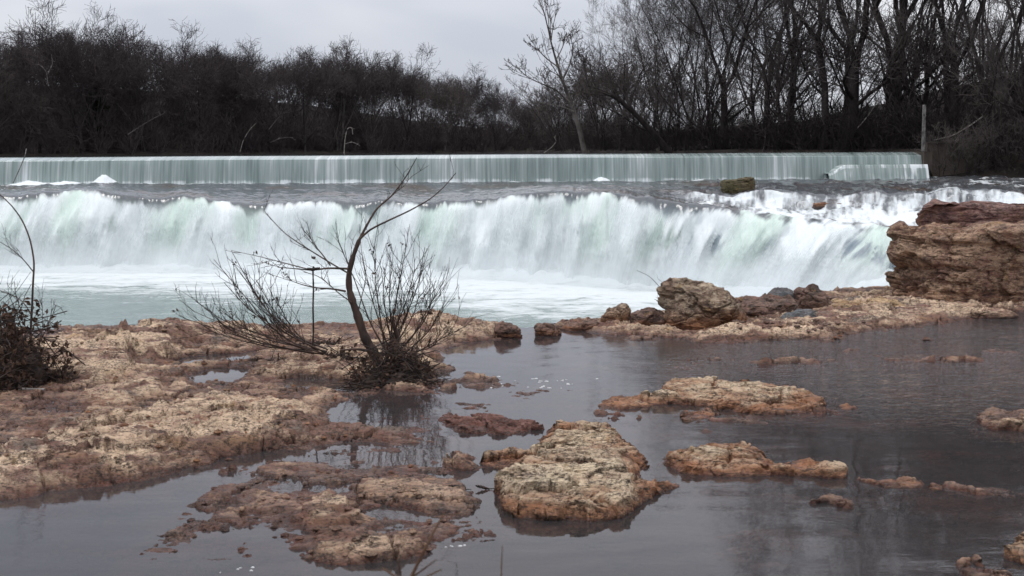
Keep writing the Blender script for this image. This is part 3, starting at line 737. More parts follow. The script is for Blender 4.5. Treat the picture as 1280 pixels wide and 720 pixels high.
rD = KD[seg] * (1 - fr)[:, None] + KD[seg + 1] * fr[:, None]; rZ = KZ[seg] * (1 - e)[:, None] + KZ[seg + 1] * e[:, None]
v = np.linspace(0, 1, nFal)[1:]
reach = 1.9 + .5 * fbm2(cpx * .02, cpx * 0 + 8, 3) + .9 * sstep(880, 1000, cpx) * (1 - sstep(1060, 1120, cpx))
fD = lipD[None] - reach[None] * v[:, None] ** .85
fZ = lipZ[None] + (baseZ - lipZ)[None] * v[:, None] ** 1.45
AD = np.concatenate([rD, fD]); AZ = np.concatenate([rZ, fZ])
AX = (cpx[None] - 640) / FPX * (AD * math.cos(PITCH) + .25)
# the sheets are blown a little to the left as they fall, right of centre
S = np.broadcast_to(np.cumsum(np.concatenate([[0], np.hypot(np.diff(AX[nRiv - 1]), np.diff(lipD))]))[None], AD.shape)
T = np.concatenate([np.zeros((1, nCol)), np.cumsum(np.hypot(np.diff(AD, axis=0), np.diff(AZ, axis=0)), 0)]); T = T - T[nRiv - 1][None]
fall = np.clip(T / 3.4, 0, 1)
shear = np.interp(cpx, [-1000, 100, 300, 560, 700, 900, 1060, 1130, 1660], [.5, .4, .15, .3, .2, .6, .6, .3, .3])
Su = S + np.clip(T, 0, None) * shear[None]      # flow coordinate follows the slant of the strands
strand = fbm2(Su * .7, T * .16, 3, .5) * .85 + ridged2(Su * 1.5, T * .16 + 9, 3) * .26 * sstep(.15, .6, fall) - .10
bil = fbm2(Su * 1.2 + 4, T * .9, 3, .5) * .10 * sstep(.2, .7, fall)
bulge = fbm2(Su * .35 + 20, T * .1, 2) * .7
amp = sstep(.04, .55, fall)
disp = amp * (strand + bil + bulge)
# river waves and the steps of the right hand rapids
riv = 1 - sstep(-.3, .25, T)
w = (.11 * fbm2(S * .7, T * 1.1, 4) + .05 * fbm2(S * 2.3, T * 2.8, 3)) * riv
rap = st[None] * sstep(0, .5, T - T[0] - 7) 
rightrap = sstep(1120, 1180, cpx)[None] * riv
w = w + (st[None] * riv) * .16 * fbm2(S * 1.2 + 7, T * 1.6, 4) + rightrap * .16 * ridged2(S * .5, T * .8, 3)
AZ = AZ + w + (st[None] * riv) * .22 * fbm2(S * .5 + 2, T * .9 + 4, 3); AD = AD - disp; AZ = AZ + .25 * disp * (1 - fall)
foam = np.zeros_like(AD)
start = .15 + 1.9 * fbm2(S * .26, S * 0 + 2, 4) + .45 * fbm2(S * 1.9, S * 0 + 5, 4, .6)
foam = np.maximum(foam, sstep(-.45, 1.05, T - start) * 1.0)
foam = np.maximum(foam, sstep(860, 960, cpx)[None] * (.56 + .7 * fbm2(S * 1.3, T * .3, 4)) * sstep(-1.6, -.6, T))
thin = sstep(.0, .34, fbm2(Su * .55 + 31, T * .10, 4, .6))          # gaps where darker water shows in the fall
thin2 = sstep(.05, .4, fbm2(Su * 1.5 + 13, T * .25, 4, .6))
rightside = sstep(700, 900, cpx)[None]
foam = foam - amp * (.46 + .18 * rightside) * thin - amp * (.30 + .16 * rightside) * thin2
curt = sstep(1050, 1075, cpx) * (1 - sstep(1150, 1180, cpx))         # thin curtain over dark rock next to the ledge
foam = foam - amp * curt[None] * (.10 + .55 * sstep(-.12, .16, fbm2(Su * 2.6, T * .10 + 3, 4, .6))) * (1 - sstep(1.9, 2.8, T))
foam = foam + sstep(.55, .95, fall) * .45
# upper step on the right: white, streaky, thin
Tc = T - T[30][None]
ups = st[None] * sstep(0.0, .3, Tc) * riv
foam = np.maximum(foam, ups * (.66 + .95 * fbm2(S * .9 + 1, T * .35, 5, .6) + .35 * fbm2(S * 3.5, T * .6, 3)))
foam = np.maximum(foam, rightrap * (.25 + .5 * sstep(0, .5, fbm2(S * .35 + 6, T * .8, 4))))
Td = T - T[0][None]
foam = np.maximum(foam, .75 * (1 - sstep(.05, .45, Td + .3 * fbm2(S * .8, S * 0, 3))))     # line of foam at the foot of the dam
foam = np.maximum(foam, (.42 + .4 * fbm2(S * .5 + 3, T * 2.2, 4)) * riv * np.interp(cpx, [-1000, 40, 110, 200, 640, 760, 1660], [.9, .9, .85, .45, .5, .75, .8])[None])
for mx, hgt, wd in ((133, .52, .55), (752, .24, .38), (40, .2, .9), (84, .18, .7)):
    x0 = xat(mx, DAMD - .7)
    g = np.exp(-((AX - x0) / wd) ** 2 - ((AD - (DAMD - .8)) / .55) ** 2)
    AZ = AZ + g * hgt * (1 + .35 * fbm2(AX * 5, AD * 5, 3)); foam = np.maximum(foam, 1.3 * sstep(.12, .4, g))
foam = np.clip(foam, 0, 1.3)
G = np.stack([AX, AD, AZ], -1)
UV = np.stack([Su, T + 20], -1)
iL = nRiv - 1
def sheet(name, sl, mat, lab, **kw):
    g = G[sl]; o = mk(name, g.reshape(-1, 3), grid_faces(g.shape[0], g.shape[1]), mat, attrs={'foam': foam[sl].ravel()}, uv=UV[sl].reshape(-1, 2))
    return tag(o, lab, None, None, 'structure')
sheet('upper_river_water', slice(0, iL + 1), M['river'], 'dark rippled river water between the dam and the waterfall lip')
wf = sheet('waterfall_water', slice(iL, None), M['falls'], 'wide white waterfall pouring over the rock lip')
# loose spray in front of the sheet: same flow, thrown a little farther out
def spray(off, seed, lo):
    gi = slice(iL + 6, None, 2); g = G[gi][:, ::2].copy(); s = Su[gi][:, ::2]; t = T[gi][:, ::2]
    d = off * sstep(0, 1.2, t) * (1 + 1.2 * fbm2(s * 1.1 + seed, t * .5, 4))
    g[..., 1] -= d; g[..., 2] += .06 * fbm2(s * 3 + seed, t * 2, 3)
    fo = lo + .55 * fbm2(s * .7 + seed, t * .35, 4, .6) + .3 * sstep(1.5, 3.2, t) - .6 * (1 - sstep(.1, .8, t))
    o = mk('spray', g.reshape(-1, 3), grid_faces(g.shape[0], g.shape[1]), M['spray'], attrs={'foam': fo.ravel()}, uv=np.stack([s + seed, t], -1).reshape(-1, 2))
    o.parent = wf
    return o
spray(.16, 11., .50); spray(.38, 37., .42)

# plunge pool
pr, pc = 240, 600
ppx = np.linspace(-1000, 1660, pc); pdn = np.interp(ppx, cpx, lipD - reach) + .9
tq = np.linspace(0, 1, pr) ** 1.0
PD = 19.0 + (pdn[None] - 19.0) * tq[:, None]; PXX = (ppx[None] - 640) / FPX * (PD * .9936 + .6)
fD0 = np.interp(ppx, [-1000, 0, 150, 300, 450, 560, 700, 900], [46, 45, 44, 42.5, 41.0, 39.0, 36.5, 34])
q = PD - fD0[None] + 2.2 * fbm2(PXX * .16, PD * .45, 4)
pf = .27 + .55 * sstep(-3.5, 4.0, q) + .22 * sstep(3, 9, q) + .30 * fbm2(PXX * .3, PD * .9, 4)
pf = np.maximum(pf, 1.0 * sstep(1.8, .4, pdn[None] - PD))
PZ = -3.0 + .05 * fbm2(PXX * .8, PD * 1.2, 4) + (.42 * sstep(2.4, .3, pdn[None] - PD)) * (1 + .9 * fbm2(PXX * .9, PD * .9, 4))
boil = sstep(1020, 1090, ppx)[None] * sstep(4.5, .5, pdn[None] - PD)
PZ = PZ + boil * (.45 + .2 * fbm2(PXX * 1.1, PD * 1.1, 3)); pf = np.maximum(pf, boil * 1.1)
tag(mk('plunge_pool_water', np.stack([PXX, PD, PZ], -1).reshape(-1, 3), grid_faces(pr, pc), M['pool'], attrs={'foam': np.clip(pf, 0, 1.3).ravel()}),
    'foaming green pool below the waterfall', None, None, 'structure')

# rocks standing in the river at the lip
def mid_block(px, py, D, w, d, h, mat, lab, seed, name='boulder', **kw):
    p = atD(px, py, D); wm = w / FPX * D
    o = [(p[0] - wm / 2, D), (p[0] - wm * .42, D - d * .12), (p[0] + wm * .4, D - d * .1), (p[0] + wm / 2, D), (p[0] + wm * .48, D + d), (p[0] - wm * .46, D + d)]
    return boulder(name, o, p[2] - .3, p[2] + h, mat, lab, 150, 50, 30, .14, .05, .02, 3, seed, .05, **kw)
mid_block(924, 243, 51.5, 42, .9, .62, M['moss'], 'square mossy brown block sitting in the river above the falls', 41., tilt=(.12, 0))
mid_block(1038, 268, 47.5, 46, .9, .44, M['ledge'], 'brown rock showing through the rapids right of the mossy block', 43.)

# mist hanging over the foot of the falls
def mist():
    t = NT('spray_mist'); p = t.pos(); z = t.n('ShaderNodeSeparateXYZ', {0: p}).outputs[2]
    g = t.range(z, -3.0, -.9, 1, 0); g = t.math('MULTIPLY', g, g)
    n = t.range(t.noise(p, .35, 2, .5), .3, .7, .4, 1.2)
    d = t.math('MULTIPLY', t.math('MULTIPLY', g, n), .85)
    v_ = t.n('ShaderNodeVolumePrincipled', {'Color': (.95, .97, .98, 1), 'Density': d}).outputs[0]
    return t.out(None, v_)
M['mist'] = mist(); M['mist'].cycles.volume_step_rate = 2.0
mp = np.linspace(-300, 1110, 60); md = np.interp(mp, cpx, lipD - reach)
front = np.stack([(mp - 640) / FPX * (md - 1.6), md - 1.6], -1); back = np.stack([(mp - 640) / FPX * (md + .9), md + .9], -1)
rows = [np.concatenate([front, np.full((60, 1), -2.98)], 1), np.concatenate([front, np.full((60, 1), -.9)], 1), np.concatenate([back, np.full((60, 1), -.9)], 1), np.concatenate([back, np.full((60, 1), -2.98)], 1)]
MV = np.stack(rows, 1).reshape(-1, 3)
MF = grid_faces(60, 4, True)[:, ::-1]
tag(mk('mist', MV, [MF, np.array([(0, 1, 2, 3), (239, 238, 237, 236)])], M['mist'], smooth=False), 'pale spray mist drifting at the foot of the waterfall', 'mist', None, 'stuff')

# ------------------------------------------------------------------ dam and abutment
XR = xat(1150, DAMD); XL = xat(-1000, DAMD)
CREST = 1.93
dam = empty('dam', (0, DAMD + .5, .0), 'long low concrete dam behind the waterfall, overflowing along its whole crest', 'dam')
V, Fq = boxv(XL, XR, DAMD + .08, DAMD + 1.0, -.5, CREST - .14); mk('wall', V, Fq, M['dam'], dam, smooth=False)
V, Fq = boxv(XR + .003, XR + .42, DAMD - .55, DAMD + 1.2, -.5, CREST + .10); mk('end_pier', V, Fq, M['concrete'], dam, smooth=False)
# overflow sheet
nc = 2200; xs = np.linspace(XL, XR, nc)
prof = []
prof.append((DAMD + 2.25, CREST + .10))
for a in np.linspace(0, 1, 14): prof.append((DAMD + 1.5 - 1.4 * a, CREST + .10 - .15 * a ** 2))
for a in np.linspace(0, math.pi / 2, 12)[1:]: prof.append((DAMD + .1 - .20 * math.sin(a), CREST - .12 + .07 * math.cos(a)))
for a in np.linspace(0, 1, 22)[1:]: prof.append((DAMD - .10 - .30 * a ** .8, CREST - .12 - (CREST - .12 - .50) * a))
prof = np.array(prof); npf = len(prof)
tt = np.concatenate([[0], np.cumsum(np.hypot(*np.diff(prof, axis=0).T))])
fallw = sstep(.1, 1.0, np.clip((CREST + .02 - prof[:, 1]) / 1.3, 0, 1))
XX, TT2 = np.meshgrid(xs, tt)
dsp = (.10 * fbm2(XX * 1.6, TT2 * .15, 4, .6) + .05 * fbm2(XX * 6, TT2 * .2, 3)) * fallw[:, None]
CY = prof[:, 0][:, None] - dsp; CZ = np.broadcast_to(prof[:, 1][:, None], XX.shape) + .012 * fbm2(XX * .15, XX * 0, 2)
cf = sstep(.86, 1.0, fallw)[:, None] * (.55 + .4 * fbm2(XX * .9, XX * 0 + 4, 3))
ov = mk('dam_overflow_water', np.stack([XX, CY, CZ], -1).reshape(-1, 3), grid_faces(npf, nc), M['curtain'], attrs={'foam': cf.ravel()}, uv=np.stack([XX, TT2], -1).reshape(-1, 2))
tag(ov, 'thin green veil of water falling over the dam', None, None, 'structure')
# stepped apron at the right end, white water running over it
xa, xb = xat(1037, 61.6), XR - .02
nca = 260; xs = np.linspace(xa, xb, nca)
topz = zat(1080, 206, 61.5) - .45 * (1 - sstep(0, .9, xs - xa)); 
pa = []
for a in np.linspace(0, 1, 8): pa.append((DAMD - .25 - .9 * a, 1.0, .0))
for a in np.linspace(0, 1, 20)[1:]: pa.append((DAMD - 1.15 - .45 * a ** .8, 1 - a, a))
pa = np.array(pa); XX, A2 = np.meshgrid(xs, pa[:, 1]); Dp = np.broadcast_to(pa[:, 0][:, None], XX.shape)
zl = .40 + (topz[None] - .40) * A2
dsp = .12 * fbm2(XX * 2.2, A2 * .8, 4) * pa[:, 2][:, None]
fo = .36 + .18 * (np.abs(pa[:, 2] - .05) < .12)[:, None] + .55 * fbm2(XX * 1.6 + 5, A2 * .7, 4) + .25 * sstep(.65, 1, (XX - xa) / (xb - xa))
V = np.stack([XX, Dp - dsp, zl], -1).reshape(-1, 3)
ap = mk('apron_overflow_water', V, grid_faces(len(pa), nca), M['curtain'], attrs={'foam': np.clip(fo, 0, 1).ravel()}, uv=np.stack([XX, A2 * 1.3], -1).reshape(-1, 2))
tag(ap, 'white water running down the stepped apron at the right end of the dam', None, None, 'structure')
# retaining wall, post
wx0, wx1 = xat(1158, 62.6), xat(1238, 62.6)
rw = empty('retaining_wall', ((wx0 + wx1) / 2, 62.8, .3), 'stained brown concrete retaining wall on the right bank beside the dam end', 'wall')
V, Fq = boxv(wx0, wx1, 62.6, 63.0, .2, zat(1200, 179, 62.6)); mk('wall', V, Fq, M['concrete'], rw, smooth=False)
V, Fq = boxv(wx0 - .05, wx1 + .05, 62.52, 63.08, zat(1200, 179, 62.6) + .003, zat(1200, 177, 62.6)); mk('coping', V, Fq, M['concrete'], rw, smooth=False)
pb = atD(1154, 189, 62.2); pt = atD(1155, 131, 62.2)
n = 14; pts = np.linspace(pb, pt, n); pts[:, 0] += np.linspace(0, 1, n) * .02
V, Fq = tubes([(pts, np.full(n, .10) * np.linspace(1.05, .9, n))], 8)
V[:, :2] += .02 * np.stack([fbm3(V[:, 0] * 9, V[:, 1] * 9, V[:, 2] * 5, 2), fbm3(V[:, 0] * 9 + 4, V[:, 1] * 9, V[:, 2] * 5, 2)], -1)
k = len(V); cap = np.array([[*pt]]); V = np.concatenate([V, cap]); cf_ = np.array([(k - 8 + i, k - 8 + (i + 1) % 8, k) for i in range(8)])
po = mk('post', V, [Fq, cf_], M['post'], loc=tuple(pb)); tag(po, 'weathered grey and white marker post at the right end of the dam', 'post')

# ------------------------------------------------------------------ reservoir and banks
sp = np.array([-1600, -900, -200, 100, 300, 500, 640, 690, 740, 800, 900, 1000, 1155, 1170, 1400, 2200.])
sd_ = np.array([95, 112, 132, 150, 165, 190, 205, 150, 112, 92, 80, 72, 65.5, 62.9, 60, 48.])
V = np.array([(XL - 20, DAMD + 2.25, CREST + .098), (XR + .4, DAMD + 2.25, CREST + .098), (60, 260, CREST + .098), (-220, 260, CREST + .098)])
tag(mk('reservoir_water', V, np.array([(0, 1, 2, 3)]), M['reservoir']), 'flat dark water held behind the dam', None, None, 'structure')
bpx = np.linspace(-1600, 2200, 420); bd0 = np.interp(bpx, sp, sd_)
br = np.concatenate([[-2.0, -.5, 0, .5, 1.2, 2.2], np.geomspace(3.5, 420, 70)])
BD = bd0[None] + br[:, None]; BX = (bpx[None] - 640) / FPX * BD
hill = np.interp(bpx, [-1600, -200, 150, 400, 640, 760, 1000, 1300, 2200], [13, 12, 11.5, 9.0, 4.0, 2.2, 3.0, 8, 13])
BZ = 1.55 + .62 * sstep(-.8, 1.2, br)[:, None] + hill[None] * sstep(0, 60, br)[:, None] + .35 * fbm2(BX * .12, BD * .12, 4) * sstep(0, 5, br)[:, None]
BZ = BZ - np.where((bpx > 1160)[None], .9 * (1 - sstep(0, 2.5, br))[:, None], 0)
def bank_z(x, D):
    px = 640 + x / D * FPX; b = float(np.interp(px, sp, sd_)); r = D - b
    h = float(np.interp(px, bpx, hill))
    return 2.17 + h * float(sstep(0, 60, np.array(r))) - .15
tag(mk('wooded_bank', np.stack([BX, BD, BZ], -1).reshape(-1, 3), grid_faces(*BX.shape), M['litter']), 'brown leaf covered river banks rising behind the dam', None, None, 'structure')

# ------------------------------------------------------------------ bare trees
def grow(seed, H, stems=1, spread=.6, fork=.33, lv=(7, 6, 6, 4), rmin=.016, r0=.24, lean=(0, 0), upb=.35, wig=.16, crook=1.0, tip=1, lenk=1.0):
    """returns (trunk tubes, crown tubes) of a bare tree standing at the origin"""
    r = random.Random(seed); tr, cr = [], []
    def path(p, d, L, n, ub, wg):
        pts = [p]; d = d.normalized()
        for i in range(n):
            d = (d + Vector((r.gauss(0, wg), r.gauss(0, wg), r.gauss(0, wg) + ub / n))).normalized()
            pts.append(pts[-1] + d * (L / n))
        return pts, d
    def add(lst, pts, ra, rb):
        k = len(pts); lst.append((np.array([tuple(p) for p in pts]), np.linspace(ra, rb, k)))
    def sub(pts, L, ra, rb, level):
        if level >= len(lv): return
        k = lv[level]; n = len(pts) - 1
        for i in range(k):
            f = (.25 if level else .22) + (.75 if level else .78) * (i + r.random() * .8) / k
            f = min(f, .99)
            q = f * n; j = int(q); p = pts[j].lerp(pts[j + 1], q - j)
            t = (pts[j + 1] - pts[j]).normalized()
            az = r.uniform(0, 2 * math.pi); per = t.orthogonal().normalized(); per.rotate(__import__('mathutils').Quaternion(t, az))
            sp_ = spread * r.uniform(.65, 1.35) * (1.15 if level > 1 else 1)
            d = (t + per * sp_).normalized()
            if level == 0: d = (d + Vector((0, 0, .15))).normalized()
            l2 = L * (.62 - .22 * f) * r.uniform(.75, 1.25) * (lenk if level else 1)
            rr = max(rmin, (ra + (rb - ra) * f) * .58)
            n2 = (6, 5, 4, 3, 2)[min(level, 4)]
            ps, _ = path(p, d, l2, n2, upb * (1 if level < 2 else .5), wig * crook)
            add(tr if level == 0 and rr > .07 else cr, ps, rr, max(rmin * .7, rr * .35))
            sub(ps, l2, rr, max(rmin * .7, rr * .35), level + 1)
    for s in range(stems):
        a = r.uniform(0, 6.28); off = Vector((math.cos(a), math.sin(a), 0)) * (.25 if stems > 1 else 0)
        d = Vector((lean[0] + (math.cos(a) * .22 if stems > 1 else 0) + r.gauss(0, .04), lean[1] + (math.sin(a) * .22 if stems > 1 else 0) + r.gauss(0, .04), 1))
        h = H * r.uniform(.8, 1.0) if stems > 1 else H
        L0 = h * fork
        pts, d2 = path(off - Vector((0, 0, .3)), d, L0, 5, .1, .05)
        R = r0 * (.75 if stems > 1 else 1); k = len(pts)
        rad = np.linspace(R, R * .78, k); rad[0] *= 1.35
        tr.append((np.array([tuple(p) for p in pts]), rad))
        # leaders
        nl = r.choice((2, 3, 3))
        for i in range(nl):
            a = r.uniform(0, 6.28) if i == 0 else a + 6.28 / nl + r.uniform(-.5, .5)
            dd = (d2 + Vector((math.cos(a), math.sin(a), 0)) * spread * r.uniform(.35, .8)).normalized()
            Lk = (h - L0) * r.uniform(.78, 1.0)
            ra = R * .78 * r.uniform(.62, .8)
            ps, _ = path(pts[-1], dd, Lk, 9, upb, wig * .55 * crook)
            add(tr, ps, ra, rmin * 1.2)
            sub(ps, Lk * .95, ra, rmin * 1.5, 0)
        # a few low side limbs
        for i in range(r.choice((2, 3, 4))):
            f = r.uniform(.45, .95); q = f * (len(pts) - 1); j = int(q); p = pts[j].lerp(pts[min(j + 1, len(pts) - 1)], q - j)
            a = r.uniform(0, 6.28); dd = Vector((math.cos(a), math.sin(a), r.uniform(.3, .9)))
            Lk = h * r.uniform(.22, .4); ps, _ = path(p, dd, Lk, 6, upb, wig * crook); add(tr, ps, R * .35, rmin)
            sub(ps, Lk * .8, R * .35, rmin, 1)
    return tr, cr
def tree_meshes(name, tr, cr, mt, mc):
    V, Fq = tubes(tr, 7); a = mesh_np(name + '_trunk', V, Fq, mt)
    V, Fq = tubes(cr, 3); b = mesh_np(name + '_crown', V, Fq, mc)
    return a, b
def plant_tree(ms, loc, rz, sc, label, group=None, name='bare_tree', cat='tree', sz=None):
    root = empty(name, loc, label, cat, group); root.rotation_euler = (0, 0, rz); root.scale = (sc, sc, sz or sc)
    for nm, me in zip(('trunk', 'crown'), ms):
        c = bpy.data.objects.new(nm, me); COL.objects.link(c); c.parent = root
    return root
FAR = [tree_meshes('far%d' % i, *grow(100 + i, 15, 1 if i % 2 == 0 else 2, .85, .22, (7, 6, 5, 3), .024, lenk=1.22, r0=.27, upb=.18, wig=.10), (M['farbark'], M['greybark'], M['farbark'], M['greybark'], M['farbark'])[i], (M['fartwig'], M['browntwig'], M['fartwig'], M['twig'], M['browntwig'])[i]) for i in range(5)]
NEAR = [tree_meshes('near%d' % i, *grow(200 + i, 24, (1, 2, 1, 3, 1, 2)[i], (.5, .42, .6, .4, .55, .5)[i], (.30, .18, .25, .15, .36, .2)[i], (6, 6, 5, 5), .011, (.34, .27, .40, .26, .30, .3)[i],
        ((-.08, 0), (-.25, 0), (.05, 0), (-.12, 0), (0, 0), (.18, .0))[i], .35, .17, 1.1), M['bark'], M['twig']) for i in range(6)]
SMALL = [tree_meshes('small%d' % i, *grow(300 + i, 9, 2 + i % 2, .55, .22, (5, 5, 4), .016, .10, (0, 0), .3, .2, 1.2), M['bark'], M['twig']) for i in range(3)]
rr = random.Random(11)
# far wood: skyline heights read along the photograph (pixel column -> pixel row of the tree tops)
tops = np.array([(-900, 60), (-200, 60), (0, 88), (40, 58), (80, 48), (130, 44), (160, 70), (205, 64), (240, 80), (270, 66), (320, 84), (360, 80), (430, 76), (470, 96), (515, 86), (560, 104), (600, 108), (640, 128), (700, 135), (800, 140), (900, 150)])
def px_top(px): return float(np.interp(px, tops[:, 0], tops[:, 1]))
GF = 'bare trees of the far wood'
LFar = 'bare dark tree in the dense far wood along the skyline behind the dam'
far_rows = [(3, 25, 0, -430, 760), (14, 23, 13, -420, 800), (30, 20, 3, -400, 820), (50, 18, 20, -380, 700), (72, 16, 7, -380, 660)]
for dd, nn, o_, pa_, pb_ in far_rows:
    for i in range(nn):
        px = pa_ + (pb_ - pa_) * (i + rr.uniform(-.35, .35)) / nn
        if dd > 20 and px > 930: continue
        D = float(np.interp(px, sp, sd_)) if px < 640 else 205
        D += dd + rr.uniform(0, 6)
        x = (px - 640) / FPX * D; gz = bank_z(x, D) if px < 650 else 3.0
        need = max(7.0, zat(px, px_top(px), D) - gz)
        h = need * (rr.uniform(.88, 1.02) if dd < 40 else rr.uniform(.78, .98))
        plant_tree(FAR[rr.randrange(5)], (x, D, gz), rr.uniform(0, 6.28), h / 15.0 * rr.uniform(.97, 1.03), LFar, GF, sz=h / 14.2)
# right bank
GR = 'tall bare trees on the right bank'
LR_ = 'tall bare dark tree with spreading limbs in the wood on the right bank'
spots = []
for px in (775, 828, 872, 905, 948, 985, 1030, 1062, 1108, 1150, 1190, 1235, 1282, 1340, 1400, 1480): spots.append((px, rr.uniform(2, 6), 1.0))
for px in range(830, 1600, 72): spots.append((px + rr.uniform(-18, 18), rr.uniform(10, 20), .95))
for px in range(960, 1600, 84): spots.append((px + rr.uniform(-18, 18), rr.uniform(24, 44), .95))
hb = lambda px: float(np.interp(px, [740, 790, 860, 930, 1000, 1100, 1300, 1500], [10, 12.5, 15, 18, 20.5, 21.5, 19.5, 18]))
for px, dd, k in spots:
    D = float(np.interp(px, sp, sd_)) + dd; x = (px - 640) / FPX * D
    if dd > 20: D += 10; x = (px - 640) / FPX * D
    h = hb(px) * k * rr.uniform(.85, 1.08)
    plant_tree(NEAR[rr.randrange(6)], (x, D, bank_z(x, D)), rr.uniform(-.9, .9), h / 24.0, LR_, GR)
GS = 'thin saplings on the right bank'
for px in list(range(660, 800, 9)) + list(range(800, 1230, 30)):
    p_ = px + rr.uniform(-12, 12); D = float(np.interp(p_, sp, sd_)) + rr.uniform(1.5, 9 if px > 800 else 45); x = (p_ - 640) / FPX * D
    plant_tree(SMALL[rr.randrange(3)], (x, D, bank_z(x, D)), rr.uniform(0, 6.28), rr.uniform(.6, 1.15), 'thin bare sapling in the undergrowth of the right bank', GS, name='sapling', cat='sapling')
for px, sc_ in ((1176, .34), (1192, .30), (1214, .36), (1228, .30), (1246, .42), (1262, .38), (1280, .4)):
    plant_tree(SMALL[rr.randrange(3)], (xat(px, 62.25), 62.25, .62), rr.uniform(0, 6.28), sc_, 'thin bare sapling growing at the foot of the retaining wall', 'saplings by the retaining wall', name='sapling', cat='sapling')
# the pale leaning tree left of the right-hand wood
def poly_tree(name, D, stemlines, label, mt, mc, rnd, twl=1.0, cat='tree', rmin=.012, dens=7, lv=(5, 4)):
    """a tree drawn from its main lines; each line: [(px,py)...], r0, r1, depth drift"""
    tr, cr = [], []
    base = atD(*stemlines[0][0][0], D)
    for line, ra, rb, dr in stemlines:
        n0 = len(line); P = np.array([atD(a, b, D + dr * i / (n0 - 1)) for i, (a, b) in enumerate(line)])
        t0 = np.linspace(0, 1, n0); t1 = np.linspace(0, 1, n0 * 3 - 2)
        Q = np.stack([np.interp(t1, t0, P[:, c]) for c in range(3)], -1)
        Q[1:-1] = (Q[:-2] + 2 * Q[1:-1] + Q[2:]) / 4
        tr.append((Q, np.linspace(ra, rb, len(Q))))
        L = np.linalg.norm(Q[-1] - Q[0])
        def sub(Q, L, ra, level):
            if level >= len(lv): return
            k = lv[level] if level else dens
            for i in range(k):
                f = rnd.uniform(.25, 1.0); q = f * (len(Q) - 1.001); j = int(q); p = Q[j] + (Q[j + 1] - Q[j]) * (q - j)
                t = Vector(Q[j + 1] - Q[j]).normalized(); d = (t + Vector((rnd.gauss(0, .6), rnd.gauss(0, .6), rnd.gauss(.15, .4)))).normalized()
                l2 = L * rnd.uniform(.22, .45) * twl; pts = [Vector(p)]
                for s in range(4):
                    d = (d + Vector((rnd.gauss(0, .15), rnd.gauss(0, .15), rnd.gauss(.06, .12)))).normalized(); pts.append(pts[-1] + d * l2 / 4)
                pts = np.array([tuple(a) for a in pts]); r2 = max(rmin, ra * .38)
                cr.append((pts, np.linspace(r2, rmin * .6, 5)))
                sub(pts, l2 * 1.1, r2, level + 1)
        sub(Q, L, (ra + rb) / 2, 0)
    root = empty(name, tuple(base), label, cat)
    V, Fq = tubes(tr, 6); mk('trunk', V, Fq, mt, root)
    if cr:
        V, Fq = tubes(cr, 3); mk('crown', V, Fq, mc, root)
    return root
rp = random.Random(5)
poly_tree('bare_tree', 104, [([(731, 192), (724, 160), (714, 130), (703, 100), (695, 75), (688, 50), (684, 32)], .26, .03, 2),
    ([(712, 128), (695, 112), (680, 106), (662, 98), (652, 90)], .09, .02, -2), ([(703, 100), (712, 82), (717, 62), (712, 42)], .09, .02, 1), ([(698, 84), (684, 74), (672, 62), (666, 58)], .07, .02, 2),
    ([(716, 134), (728, 110), (733, 92), (728, 72)], .08, .02, -1), ([(695, 75), (704, 58), (706, 45)], .06, .015, 1), ([(718, 140), (700, 132), (678, 130), (660, 120)], .07, .02, 2)],
    'slender pale grey tree leaning left, alone against the sky between the two woods', M['palebark'], M['paletwig'], rp, 1.0, 'tree', .018, 11, (5, 5, 4))
poly_tree('leaning_tree', 86, [([(838, 192), (815, 165), (792, 140), (770, 122), (748, 112), (730, 106)], .28, .04, -2), ([(792, 140), (780, 118), (770, 105), (752, 98)], .12, .02, 2), ([(815, 165), (800, 160), (770, 140), (740, 128)], .10, .02, 1)],
    'dark tree leaning far left over the reservoir at the edge of the right bank', M['bark'], M['twig'], rp, 1.0, 'tree', .016, 12, (6, 5, 4))
# pale fallen limbs and snags in front of the woods
def snag(D, lines, label, name='dead_branch', mat='driftwood', cat='branch', dens=2, rm=.02):
    lines = [(a, b * .42, c * .36, d_) for a, b, c, d_ in lines]
    return poly_tree(name, D, lines, label, M[mat], M[mat], rp, .5, cat, rm, dens, (2,))
snag(63.6, [([(1168, 175), (1190, 170), (1208, 160), (1228, 146)], .05, .10, 0), ([(1194, 176), (1202, 166)], .05, .04, 0)], 'pale broken limb slanting up over the retaining wall', dens=0)
snag(73, [([(1000, 92), (1030, 84), (1052, 76), (1084, 64)], .05, .07, 1)], 'pale bare limb reaching sideways high in the right wood', dens=3)
snag(70, [([(1072, 160), (1085, 145), (1096, 128), (1104, 114)], .05, .05, 1)], 'pale slanting limb halfway up behind the right end of the dam', dens=2)
snag(150, [([(430, 192), (431, 175), (434, 160), (440, 159), (441, 168)], .14, .10, 0), ([(431, 180), (440, 177), (450, 182)], .09, .06, 0)], 'white hooked snag low on the far bank behind the middle left of the dam', 'snag', cat='snag', dens=2, rm=.022)
snag(150, [([(300, 190), (304, 175), (312, 162), (320, 154)], .09, .05, 0)], 'thin pale snag on the far bank left of the white hooked snag', 'snag', cat='snag', dens=3, rm=.022)
snag(148, [([(336, 162), (345, 150), (350, 146)], .08, .05, 0), ([(338, 178), (352, 172), (366, 172)], .08, .05, 0)], 'pair of pale arching limbs on the far bank beside the thin pale snag', cat='branch', dens=3, rm=.022, mat='greywood')
snag(140, [([(160, 168), (175, 158), (192, 148), (204, 142)], .09, .05, 0)], 'pale limb slanting out of the far wood at left', cat='branch', dens=3, rm=.022, mat='greywood')
